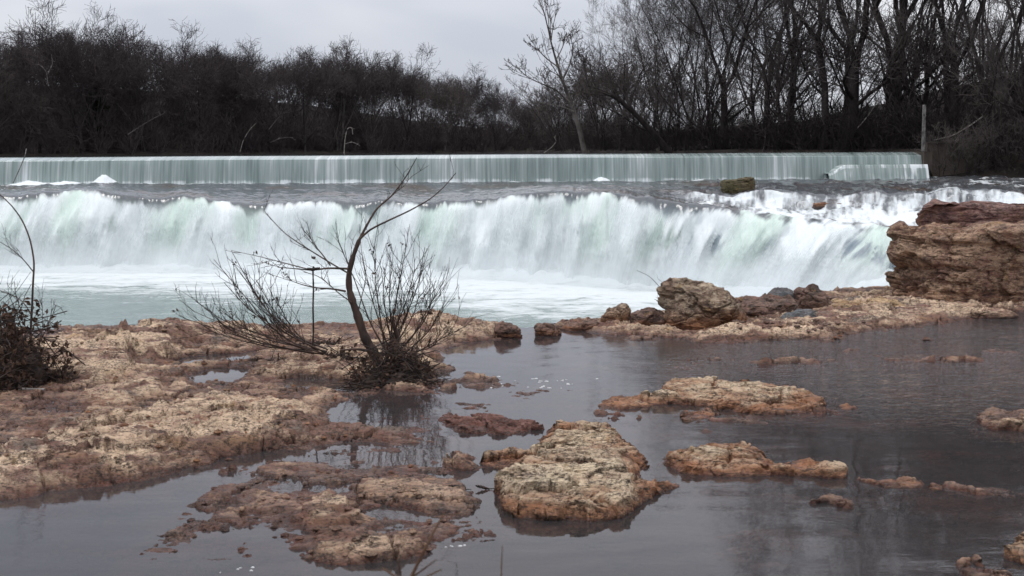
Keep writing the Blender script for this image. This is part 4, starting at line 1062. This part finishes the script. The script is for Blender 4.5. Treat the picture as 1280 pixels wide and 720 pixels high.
snag(146, [([(60, 92), (66, 80), (64, 68)], .10, .07, 0), ([(60, 105), (58, 88), (48, 80)], .09, .06, 0)], 'pale forked limbs high in the far wood at left', cat='branch', dens=2, rm=.022, mat='greywood')
snag(72, [([(680, 191), (690, 184), (696, 176), (692, 171)], .05, .03, 0)], 'small pale twig caught on the dam crest near the middle', cat='branch', dens=2, rm=.015)
sn = snag(62.3, [([(16, 230), (24, 212), (31, 196), (33, 186)], .05, .07, .9)], 'dark thin branch lodged on the dam crest at far left with water parting round it', mat='post', dens=0)
# evergreen
ev = random.Random(3); D = 164; b = atD(122, 188, D); b[2] = bank_z(b[0], D); t_ = atD(126, 78, D)
root = empty('cedar_tree', tuple(b), 'single dark green evergreen among the bare trees of the far wood', 'tree')
V, Fq = tubes([(np.linspace(b, t_, 6), np.linspace(.22, .05, 6))], 6); mk('trunk', V, Fq, M['farbark'], root)
lv_, lf_ = [], []
H = t_[2] - b[2]
for i in range(7000):
    f = ev.random() ** .8; rad = (2.3 * (1 - f) ** .45 + .1) * (.25 + .75 * ev.random()) * (.8 + .35 * math.sin(f * 9 + 1) * math.sin(f * 23))
    if f < .15: continue
    a = ev.uniform(0, 6.28); c = np.array([b[0] + math.cos(a) * rad, b[1] + math.sin(a) * rad, b[2] + H * (.02 + f) - rad * .2])
    s = ev.uniform(.10, .24); k = len(lv_)
    for _ in range(3): lv_.append(c + np.array([ev.gauss(0, s), ev.gauss(0, s), ev.gauss(0, s * .8)]))
    lf_.append((k, k + 1, k + 2))
mk('crown', np.array(lv_), np.array(lf_), M['evergreen'], root, smooth=False)

# ---- brush: the tangle at the foot of both woods
def brush(n, spotf, seed, hmin, hmax, mat, rm):
    r = random.Random(seed); tb = []
    for i in range(n):
        x, y, z = spotf(r); h = r.uniform(hmin, hmax)
        for s in range(r.randint(6, 10)):
            a = r.uniform(0, 6.28); d = Vector((math.cos(a) * r.uniform(.1, .8), math.sin(a) * r.uniform(.1, .8), 1)).normalized(); p = Vector((x + r.gauss(0, .3), y + r.gauss(0, .3), z - .1)); L = h * r.uniform(.6, 1.1)
            pts = [p]
            for q in range(4):
                d = (d + Vector((r.gauss(0, .18), r.gauss(0, .18), r.gauss(0, .12)))).normalized(); pts.append(pts[-1] + d * L / 4)
            tb.append((np.array([tuple(v_) for v_ in pts]), np.linspace(rm * 1.6, rm * .7, 5)))
            for w_ in range(5):
                j = r.randint(1, 3); p2 = pts[j]; d2 = (d + Vector((r.gauss(0, .7), r.gauss(0, .7), r.gauss(.1, .4)))).normalized(); l2 = L * r.uniform(.2, .5)
                tb.append((np.array([tuple(p2), tuple(p2 + d2 * l2 * .5), tuple(p2 + d2 * l2 + Vector((r.gauss(0, .08), r.gauss(0, .08), r.gauss(0, .08))) * l2)]), np.linspace(rm, rm * .5, 3)))
    return tubes(tb, 3)
def far_spot(r):
    px = r.uniform(-420, 760); D = (float(np.interp(px, sp, sd_)) if px < 640 else 207) + abs(r.gauss(0, 26)) + .5; x = (px - 640) / FPX * D
    return x, D, bank_z(x, D) if px < 640 else 2.4
def near_spot(r):
    px = r.uniform(645, 1650) if r.random() < .8 else r.uniform(645, 800); D = float(np.interp(px, sp, sd_)) + abs(r.gauss(0, 9 if px > 800 and r.random() < .6 else 34)) + (.4 if px < 1240 else -.8); x = (px - 640) / FPX * D
    return x, D, bank_z(x, D)
V, Fq = brush(1200, far_spot, 21, 2.0, 6.0, None, .030); tag(mk('brush', V, Fq, M['fartwig']), 'grey brown leafless brush filling the foot of the far wood', 'brush', None, 'stuff')
V, Fq = brush(1100, near_spot, 22, 1.0, 3.8, None, .012); tag(mk('brush', V, Fq, M['bark']), 'dark tangled brush filling the foot of the right bank wood', 'brush', None, 'stuff')

# ------------------------------------------------------------------ dead shrubs on the shelf
def px3(D, pts, drift=0.0):
    n = len(pts); return np.array([atD(a, b, D + drift * i / max(1, n - 1)) for i, (a, b) in enumerate(pts)])
def refine(P, k=4):
    n0 = len(P); t0 = np.linspace(0, 1, n0); t1 = np.linspace(0, 1, (n0 - 1) * k + 1)
    Q = np.stack([np.interp(t1, t0, P[:, c]) for c in range(3)], -1)
    for _ in range(2): Q[1:-1] = (Q[:-2] + 2 * Q[1:-1] + Q[2:]) / 4
    return Q
def twigs_on(Q, n, L, r0, rnd, out, up=.25, spread=.7, lv=1, fmin=.25):
    for i in range(n):
        f = rnd.uniform(fmin, 1.0); q = f * (len(Q) - 1.001); j = int(q); p = Q[j] + (Q[j + 1] - Q[j]) * (q - j)
        t = Vector(Q[j + 1] - Q[j]).normalized(); d = (t + Vector((rnd.gauss(0, spread), rnd.gauss(0, spread * .7), rnd.gauss(up, spread * .6)))).normalized()
        l = L * rnd.uniform(.4, 1.1); pts = [Vector(p)]
        for s in range(4):
            d = (d + Vector((rnd.gauss(0, .14), rnd.gauss(0, .14), rnd.gauss(.07, .10)))).normalized(); pts.append(pts[-1] + d * l / 4)
        pts = np.array([tuple(a) for a in pts]); out.append((pts, np.linspace(r0, r0 * .45, 5)))
        if lv: twigs_on(pts, 2, l * .55, r0 * .7, rnd, out, up, spread, lv - 1)
SD = 11.75
rs = random.Random(17)
ground = lambda x, y: float(shelf_height(np.array([x], F32), np.array([y], F32))[0])
sb = at(476, 462, 0.03); shrub = empty('dead_shrub', tuple(sb), 'large leafless dead shrub with a crooked dark trunk, centre left on the shelf', 'shrub')
SD = sb[1]
trunk = refine(px3(SD, [(478, 462), (468, 442), (462, 433), (455, 420), (447, 395), (440, 375), (436, 360), (436, 340), (442, 318), (449, 300)], .1))
br_main = [
    (px3(SD + .1, [(449, 300), (455, 288), (462, 275), (471, 260), (489, 246), (507, 222), (521, 197)], .2), .016, .004),
    (px3(SD + .1, [(449, 300), (462, 287), (489, 274), (511, 264), (538, 249), (556, 233), (570, 216)], -.3), .012, .003),
    (px3(SD, [(436, 336), (409, 335), (391, 338), (370, 336), (347, 334)], .3), .012, .004),
    (px3(SD, [(436, 342), (415, 330), (391, 315), (372, 303), (355, 291), (340, 275), (329, 262)], .5), .009, .003),
    (px3(SD, [(413, 332), (403, 318), (395, 309), (388, 297), (383, 288)], .1), .008, .003),
    (px3(SD, [(432, 364), (415, 361), (395, 360), (378, 356), (364, 351)], -.3), .011, .003),
    (px3(SD, [(391, 338), (360, 330), (330, 322), (289, 313)], .4), .007, .002),
    (px3(SD, [(440, 378), (425, 368), (412, 356), (398, 345), (380, 340)], .5), .007, .003),
    (px3(SD, [(447, 395), (452, 370), (458, 350), (452, 318), (449, 280)], .8), .006, .002),
    (px3(SD, [(489, 246), (495, 240), (506, 232), (511, 224)], .1), .005, .002),
]
low = []
b0 = (396, 440)
for ex, ey_ in ((231, 398), (244, 376), (240, 388), (267, 324), (280, 353), (289, 313), (304, 335), (262, 400), (300, 372), (320, 350), (335, 392), (250, 410), (285, 395), (345, 372)):
    m1 = (b0[0] - (b0[0] - ex) * .35 + rs.uniform(-6, 6), b0[1] - (b0[1] - ey_) * .22 + rs.uniform(-3, 3)); m2 = (b0[0] - (b0[0] - ex) * .72 + rs.uniform(-6, 6), b0[1] - (b0[1] - ey_) * .58)
    low.append((px3(SD + .3, [(b0[0] + rs.uniform(-10, 14), b0[1] + rs.uniform(-4, 4)), m1, m2, (ex, ey_)], rs.uniform(-.7, .7)), .009, .003))
for ex, ey_ in ((507, 313), (531, 309), (556, 350), (566, 415), (489, 331), (467, 309), (500, 345), (518, 340), (540, 372), (548, 395), (478, 345), (525, 365), (455, 330), (422, 300), (512, 385), (545, 430)):
    b1 = (487 + rs.uniform(-9, 9), 452 + rs.uniform(-6, 6))
    m1 = (b1[0] + (ex - b1[0]) * .35 + rs.uniform(-5, 5), b1[1] + (ey_ - b1[1]) * .3); m2 = (b1[0] + (ex - b1[0]) * .75 + rs.uniform(-6, 6), b1[1] + (ey_ - b1[1]) * .65)
    low.append((px3(SD, [b1, m1, m2, (ex, ey_)], rs.uniform(-.7, .6)), .010, .003))
V, Fq = tubes([(trunk, np.linspace(.058, .020, len(trunk)) * (1 + .10 * np.sin(np.arange(len(trunk)) * 1.3) + .06 * np.sin(np.arange(len(trunk)) * 2.9)))], 9); mk('trunk', V, Fq, M['shrub'], shrub)
stub = refine(px3(SD, [(492, 462), (494, 440), (497, 420), (490, 400)], -.1)); stub2 = refine(px3(SD, [(475, 452), (468, 440), (445, 436), (425, 438)], -.1))
tb = [(refine(p), np.linspace(a, b_, (len(p) - 1) * 4 + 1)) for p, a, b_ in br_main + low] + [(stub, np.linspace(.05, .018, len(stub))), (stub2, np.linspace(.02, .01, len(stub2)))]
V, Fq = tubes(tb, 5); mk('branches', V, Fq, M['shrub'], shrub)
tw = []
for p, a, b_ in br_main[2:]: twigs_on(refine(p), 6, .28, .0035, rs, tw)
for p, a, b_ in br_main[:2]: twigs_on(refine(p), 2, .22, .003, rs, tw)
for p, a, b_ in low: twigs_on(refine(p), 12, .40, .0036, rs, tw, .40, .55)
V, Fq = tubes(tw, 3); mk('twigs', V, Fq, M['shrubtwig'], shrub)
# seed heads / leaf scraps hanging on
def scraps(centers, n, sg, smin, smax, rnd):
    V, Fq = [], []
    for c in centers:
        for i in range(n):
            p = Vector(c) + Vector((rnd.gauss(0, sg), rnd.gauss(0, sg), rnd.gauss(0, sg * .7))); a = Vector((rnd.gauss(0, 1), rnd.gauss(0, 1), rnd.gauss(0, 1))).normalized(); b_ = a.orthogonal().normalized(); s = rnd.uniform(smin, smax)
            nrm = a.cross(b_) * s * .3; k = len(V)
            V += [tuple(p - a * s), tuple(p + b_ * s * .5 + nrm), tuple(p + a * s), tuple(p - b_ * s * .5 + nrm)]; Fq += [(k, k + 1, k + 2), (k, k + 2, k + 3)]
    return np.array(V), np.array(Fq)
ends = [t[0][-1] for t in rs.sample(tw, 40)]
V, Fq = scraps(ends, 3, .02, .012, .028, rs); mk('withered_leaves', V, Fq, M['leaf'], shrub, smooth=False)
# upright stick hanging from the horizontal limb to the ground
st_ = refine(px3(SD - .12, [(391, 432), (392, 410), (391, 385), (392, 362), (391, 338), (392, 333)], 0), 3)
sk = empty('stick', tuple(st_[0]), 'thin upright stick propped under the side limb of the large dead shrub', 'stick')
V, Fq = tubes([(st_, np.linspace(.0075, .0065, len(st_)) + .003 * np.abs(np.sin(np.arange(len(st_)) * 1.7)))], 6); mk('shaft', V, Fq, M['shrubtwig'], sk)
kn = px3(SD - .12, [(384, 336), (391, 337), (400, 335)]); kn2 = px3(SD - .12, [(386, 364), (392, 362), (398, 366)])
V, Fq = tubes([(kn, [.012, .02, .01])], 6); mk('knot', V, Fq, M['shrubtwig'], sk)

def debris(name, cx, cy, w, d, h, label, seed, ntw=260, nlf=900, stem_out=.35):
    """mound of flood debris: a lumpy core, tangled twigs, matted leaves"""
    rnd = random.Random(seed); root = empty(name, (cx, cy, 0), label, 'debris')
    nt, nv = 90, 40; th = np.arange(nt) / nt * 2 * math.pi; vv = np.linspace(0, 1, nv)
    TH, VV = np.meshgrid(th, vv); rad = np.cos(VV * math.pi / 2) ** .8
    X = np.cos(TH) * rad * .82; Y = np.sin(TH) * rad * .82; Z = np.sin(VV * math.pi / 2) ** 1.1 * .8
    nz = 1 + .9 * fbm3(X * 1.7 + seed, Y * 1.7, Z * 1.7, 5, .65)
    V = np.stack([cx + X * w / 2 * nz, cy + Y * d / 2 * nz, -.06 + Z * h * .85 * nz], -1).reshape(-1, 3)
    mk('core', V, grid_faces(nv, nt, True), M['debris'], root)
    def surf(k=1.0):
        a = rnd.uniform(0, 6.28); v_ = rnd.random() ** 1.6; k = k * (1 + .28 * math.sin(a * 3 + seed) + .18 * math.sin(a * 5 + 2 * seed)) * rnd.choice((1, 1, 1, rnd.uniform(.85, 1.15))); c = math.cos(v_ * math.pi / 2) ** .8
        return Vector((cx + math.cos(a) * c * w / 2 * k, cy + math.sin(a) * c * d / 2 * k, -.03 + math.sin(v_ * math.pi / 2) * h * .85 * k))
    tb = []
    for i in range(ntw):
        p = surf(rnd.uniform(.85, 1.12)); dr = Vector((rnd.gauss(0, 1), rnd.gauss(0, 1), rnd.gauss(.1, .6))).normalized(); L = rnd.uniform(.08, stem_out) * rnd.choice((1, 1, 1, 1.6))
        pts = [p - dr * L * .5]
        for s in range(3):
            dr = (dr + Vector((rnd.gauss(0, .25), rnd.gauss(0, .25), rnd.gauss(0, .2)))).normalized(); pts.append(pts[-1] + dr * L / 3)
        pts = [Vector((q.x, q.y, max(q.z, .01))) for q in pts]
        r_ = rnd.uniform(.002, .007); tb.append((np.array([tuple(q) for q in pts]), np.linspace(r_, r_ * .6, 4)))
    V, Fq = tubes(tb, 4); mk('tangled_twigs', V, Fq, M['shrubtwig'], root)
    V, Fq = scraps([surf(rnd.uniform(.95, 1.1)) for _ in range(nlf // 3)], 3, .025, .012, .04, rnd); V[:, 2] = np.maximum(V[:, 2], .005); mk('matted_leaves', V, Fq, M['leaf'], root, smooth=False)
    return root
p = at(488, 484); debris('debris_pile', p[0], p[1] + .30, .72, .75, .32, 'dark pile of flood debris heaped round the foot of the large dead shrub', 3, 380, 1200, .4)
p = at(425, 462); debris('debris_pile', p[0], p[1] + .2, .34, .4, .16, 'small dark clump of debris just left of the large shrub trunk', 4, 90, 300, .25)
p = at(400, 442); debris('debris_pile', p[0], p[1] + .2, .6, .4, .12, 'low dark clump of debris at the foot of the upright stick', 5, 120, 300, .3)
p = at(320, 456); debris('debris_pile', p[0], p[1] + .1, .62, .16, .05, 'flat dark line of twigs and leaves washed up beside the small puddles', 8, 90, 200, .2)
p = at(12, 497); debris('debris_pile', p[0] - .16, p[1] + .5, .66, .9, .66, 'tall dark heap of flood debris at the left edge of the photo', 6, 520, 1900, .4)
p = at(62, 486); debris('debris_pile', p[0] - .06, p[1] + .2, .40, .3, .12, 'low tail of dark debris trailing right from the tall heap at the left edge', 9, 160, 500, .25)
# left shrub
lb = at(20, 480); LS = lb[1] + .3
ls = empty('dead_shrub', (lb[0], LS, .1), 'thin dead shrub with one long bent stem, growing from the tall debris heap', 'shrub')
L_ = [(px3(LS, [(40, 440), (38, 415), (40, 385), (41, 355), (43, 328), (38, 300), (28, 275), (14, 256), (-6, 238)], .2), .014, .005),
      (px3(LS, [(39, 392), (28, 376), (14, 368), (-8, 360)], .2), .006, .003), (px3(LS, [(42, 340), (30, 325), (16, 312), (-4, 300)], -.2), .006, .003),
      (px3(LS, [(44, 440), (56, 415), (64, 398), (70, 382)], .1), .006, .003), (px3(LS, [(36, 440), (22, 410), (8, 390), (-10, 380)], .2), .007, .003),
      (px3(LS, [(30, 440), (26, 405), (12, 370)], -.2), .006, .003), (px3(LS, [(48, 440), (54, 405), (52, 372)], .3), .005, .003), (px3(LS, [(20, 440), (8, 400), (-14, 350), (-30, 300)], .2), .008, .003),
      (px3(LS, [(30, 440), (32, 400), (20, 372), (18, 352)], .2), .005, .003)]
V, Fq = tubes([(refine(p), np.linspace(a, b_, (len(p) - 1) * 4 + 1)) for p, a, b_ in L_], 5); mk('stems', V, Fq, M['shrub'], ls)
tw = []
for p, a, b_ in L_[1:]: twigs_on(refine(p), 6, .22, .003, rs, tw)
V, Fq = tubes(tw, 3); mk('twigs', V, Fq, M['shrubtwig'], ls)
# little shrub by the biggest boulder
fb = at(838, 396); FS = fb[1] + .25
fs = empty('dead_shrub', tuple(fb), 'tiny leafless shrub with fine twigs against the left side of the biggest boulder', 'shrub')
L_ = [(px3(FS, [(838, 396), (834, 378), (826, 360), (812, 345), (796, 338)], .1), .006, .0025)] + [(px3(FS, [(838 + rs.uniform(-2, 2), 396), (838 + dx * .5, 378), (838 + dx, ty)], rs.uniform(-.2, .2)), .005, .0025) for dx, ty in ((-16, 366), (-9, 352), (-3, 350), (4, 352), (9, 358), (14, 364), (-20, 374))]
V, Fq = tubes([(refine(p), np.linspace(a, b_, (len(p) - 1) * 4 + 1)) for p, a, b_ in L_], 4); mk('stems', V, Fq, M['shrubtwig'], fs)
tw = []
for p, a, b_ in L_[1:]: twigs_on(refine(p), 3, .12, .0025, rs, tw)
V, Fq = tubes(tw, 3); mk('twigs', V, Fq, M['shrubtwig'], fs)
# twig close to the camera, out of focus
TD = 3.0
tg = empty('red_twig', tuple(atD(505, 740, TD)), 'blurred reddish brown twig poking up at the bottom edge close to the camera', 'twig')
ls_ = [(px3(TD, [(490, 800), (505, 740), (522, 705), (538, 672), (556, 640)], .1), .006, .0022), (px3(TD, [(508, 732), (496, 722), (478, 710)], .05), .004, .002), (px3(TD, [(512, 724), (526, 714), (545, 700)], -.05), .003, .0015),
       (px3(TD, [(505, 740), (500, 715), (498, 700)], -.05), .003, .0015), (px3(TD, [(510, 730), (530, 722), (552, 712)], .05), .003, .0015)]
V, Fq = tubes([(refine(p), np.linspace(a, b_, (len(p) - 1) * 4 + 1)) for p, a, b_ in ls_], 6); mk('stem', V, Fq, M['bud'], tg)
V, Fq = tubes([(refine(px3(TD + .3, [(624, 800), (626, 730), (628, 682)], 0)), np.linspace(.003, .0012, 9))], 5)
o = mk('grass_stalk', V, Fq, M['bud'], loc=tuple(atD(625, 760, TD + .3))); tag(o, 'single thin dark stalk at the bottom edge right of the red twig', 'stalk')

# flecks of foam drifting on the shelf water
rf = random.Random(23); V, Fq = [], []
for cx_, cy_, n_, sp_ in ((690, 478, 22, 26), (612, 482, 9, 16), (300, 712, 6, 10), (572, 682, 5, 10)):
    for i in range(n_):
        p = at(cx_ + rf.gauss(0, sp_), cy_ + rf.gauss(0, sp_ * .18), .004); k = len(V); m = 9; r0_ = rf.uniform(.003, .011) * (p[1] / 8) ** .5; e_ = rf.uniform(1, 2.4)
        ring = [(p[0] + math.cos(a / m * 6.2832) * r0_ * e_ * rf.uniform(.7, 1.2), p[1] + math.sin(a / m * 6.2832) * r0_ * rf.uniform(.7, 1.2)) for a in range(m)]
        V += [(x, y, -.003) for x, y in ring] + [(p[0] + (x - p[0]) * .7, p[1] + (y - p[1]) * .7, .003) for x, y in ring] + [(p[0], p[1], .0045)]
        for a in range(m): b_ = (a + 1) % m; Fq += [(k + a, k + b_, k + m + b_), (k + a, k + m + b_, k + m + a), (k + m + a, k + m + b_, k + 2 * m)]
M['foamfleck'] = simple('foam', (.45, .45, .44), (.7, .71, .71), 40, .7, .2, .3)
tag(mk('foam_flecks', np.array(V), np.array(Fq), M['foamfleck']), 'small white flecks of foam drifting on the shallow shelf water', 'foam', None, 'stuff')
# small things at the water line
def curled_leaf(px, py, s, flip, label):
    p = at(px, py, .0); nu, nv = 14, 9; U, Vv = np.meshgrid(np.linspace(-1, 1, nu), np.linspace(-1, 1, nv))
    wdt = (1 - U ** 2) ** .7 * .42; X = U * s; Yv = Vv * wdt * s; Z = s * (.50 * (U * flip * .5 + .5) ** 2 + .55 * np.abs(Vv) ** 1.5 * wdt + .10) + .01 * fbm2(U * 3, Vv * 3, 3)
    top = np.stack([p[0] + X, p[1] + Yv, Z], -1).reshape(-1, 3); bot = top - np.array([0, 0, .004])
    f = grid_faces(nv, nu); stem = np.stack([np.linspace(p[0] - flip * s, p[0] - flip * s * 1.7, 6), np.full(6, p[1]), np.linspace(s * .1, .008, 6)], -1)
    root = empty('dead_leaf', tuple(p), label, 'leaf')
    mk('blade', np.concatenate([top, bot]), np.concatenate([f, f[:, ::-1] + len(top)]), M['debris'], root)
    V, Fq = tubes([(stem, np.linspace(.004, .0025, 6))], 5); mk('stalk', V, Fq, M['debris'], root)
curled_leaf(571, 613, .055, -1, 'dark curled dead leaf at the water line, farther from the largest pale rock')
curled_leaf(603, 612, .045, -1, 'dark curled dead leaf at the water line, nearer the largest pale rock')
lb_ = at(40, 487, .05); lg = px3(lb_[1] - .05, [(24, 486), (40, 487), (56, 487)]); V, Fq = tubes([(refine(lg), np.full(9, .013))], 7)
tag(mk('stick', V, Fq, M['driftwood'], loc=tuple(lg[1])), 'short pale stick lying in front of the tall debris heap at left', 'stick')

# ------------------------------------------------------------------ sky, light, camera
SUN_EL, SUN_AZ = math.radians(62), math.radians(285)      # azimuth from +Y, clockwise: high on the left
w = NT('World', True); SC.world = w.m
sky = w.n('ShaderNodeTexSky', sky_type='NISHITA', sun_disc=False, sun_elevation=SUN_EL, sun_rotation=SUN_AZ)
tc = w.n('ShaderNodeTexCoord').outputs['Generated']
zc = w.n('ShaderNodeSeparateXYZ', {0: tc}).outputs[2]
lum = w.math('ADD', .92, w.math('MULTIPLY', w.math('MAXIMUM', zc, 0.0), 1.25))       # overcast sky: brighter overhead
cl = w.noise(w.vec('MULTIPLY', tc, (1.2, 1.2, 3.2)), 1.9, 4, .5, .3)
xx = w.n('ShaderNodeSeparateXYZ', {0: tc}).outputs[0]
cl = w.math('ADD', cl, w.math('MULTIPLY', xx, .28))
grey = w.mix(w.range(cl, .36, .64), (.53, .56, .635), (.76, .77, .81))
sc_ = w.n('ShaderNodeVectorMath', {0: grey}, operation='SCALE'); w.t.links.new(lum, sc_.inputs['Scale'])
sks = w.n('ShaderNodeVectorMath', {0: sky.outputs[0]}, operation='SCALE'); sks.inputs['Scale'].default_value = .10
mixc = w.mix(.93, (0, 0, 0), (0, 0, 0)); mn = mixc.node; w.t.links.new(sks.outputs[0], mn.inputs[6]); w.t.links.new(sc_.outputs[0], mn.inputs[7])
scale10 = w.n('ShaderNodeVectorMath', {0: mixc}, operation='SCALE'); scale10.inputs['Scale'].default_value = 10.0
bg = w.n('ShaderNodeBackground', {0: scale10.outputs[0], 1: .1})
wo = w.n('ShaderNodeOutputWorld'); w.t.links.new(bg.outputs[0], wo.inputs[0])
sl = bpy.data.lights.new('sun', 'SUN'); sl.energy = 1.2; sl.angle = math.radians(18); sl.color = (1, .97, .93)
so = bpy.data.objects.new('sun', sl); COL.objects.link(so)
d = Vector((math.sin(SUN_AZ) * math.cos(SUN_EL), math.cos(SUN_AZ) * math.cos(SUN_EL), math.sin(SUN_EL)))
so.rotation_euler = d.to_track_quat('Z', 'Y').to_euler(); so.location = (0, -10, 30)

cam = bpy.data.cameras.new('camera'); co = bpy.data.objects.new('camera', cam); COL.objects.link(co); SC.camera = co
cam.sensor_width = 36; cam.lens = FPX / 1280 * 36; cam.clip_end = 3000; cam.clip_start = .05
from mathutils import Matrix
Mx = Matrix(((RT[0], UP[0], -FW[0], 0), (RT[1], UP[1], -FW[1], 0), (RT[2], UP[2], -FW[2], CH), (0, 0, 0, 1)))
co.matrix_world = Mx
cam.dof.use_dof = True; cam.dof.focus_distance = 22; cam.dof.aperture_fstop = 5.6
SC.view_settings.view_transform = 'Standard'; SC.view_settings.look = 'None'; SC.view_settings.exposure = 0.12; SC.view_settings.gamma = 1
SC.cycles.use_denoising = True
SC.cycles.max_bounces = 8; SC.cycles.transparent_max_bounces = 12; SC.cycles.volume_bounces = 3
SC.cycles.caustics_reflective = False; SC.cycles.caustics_refractive = False
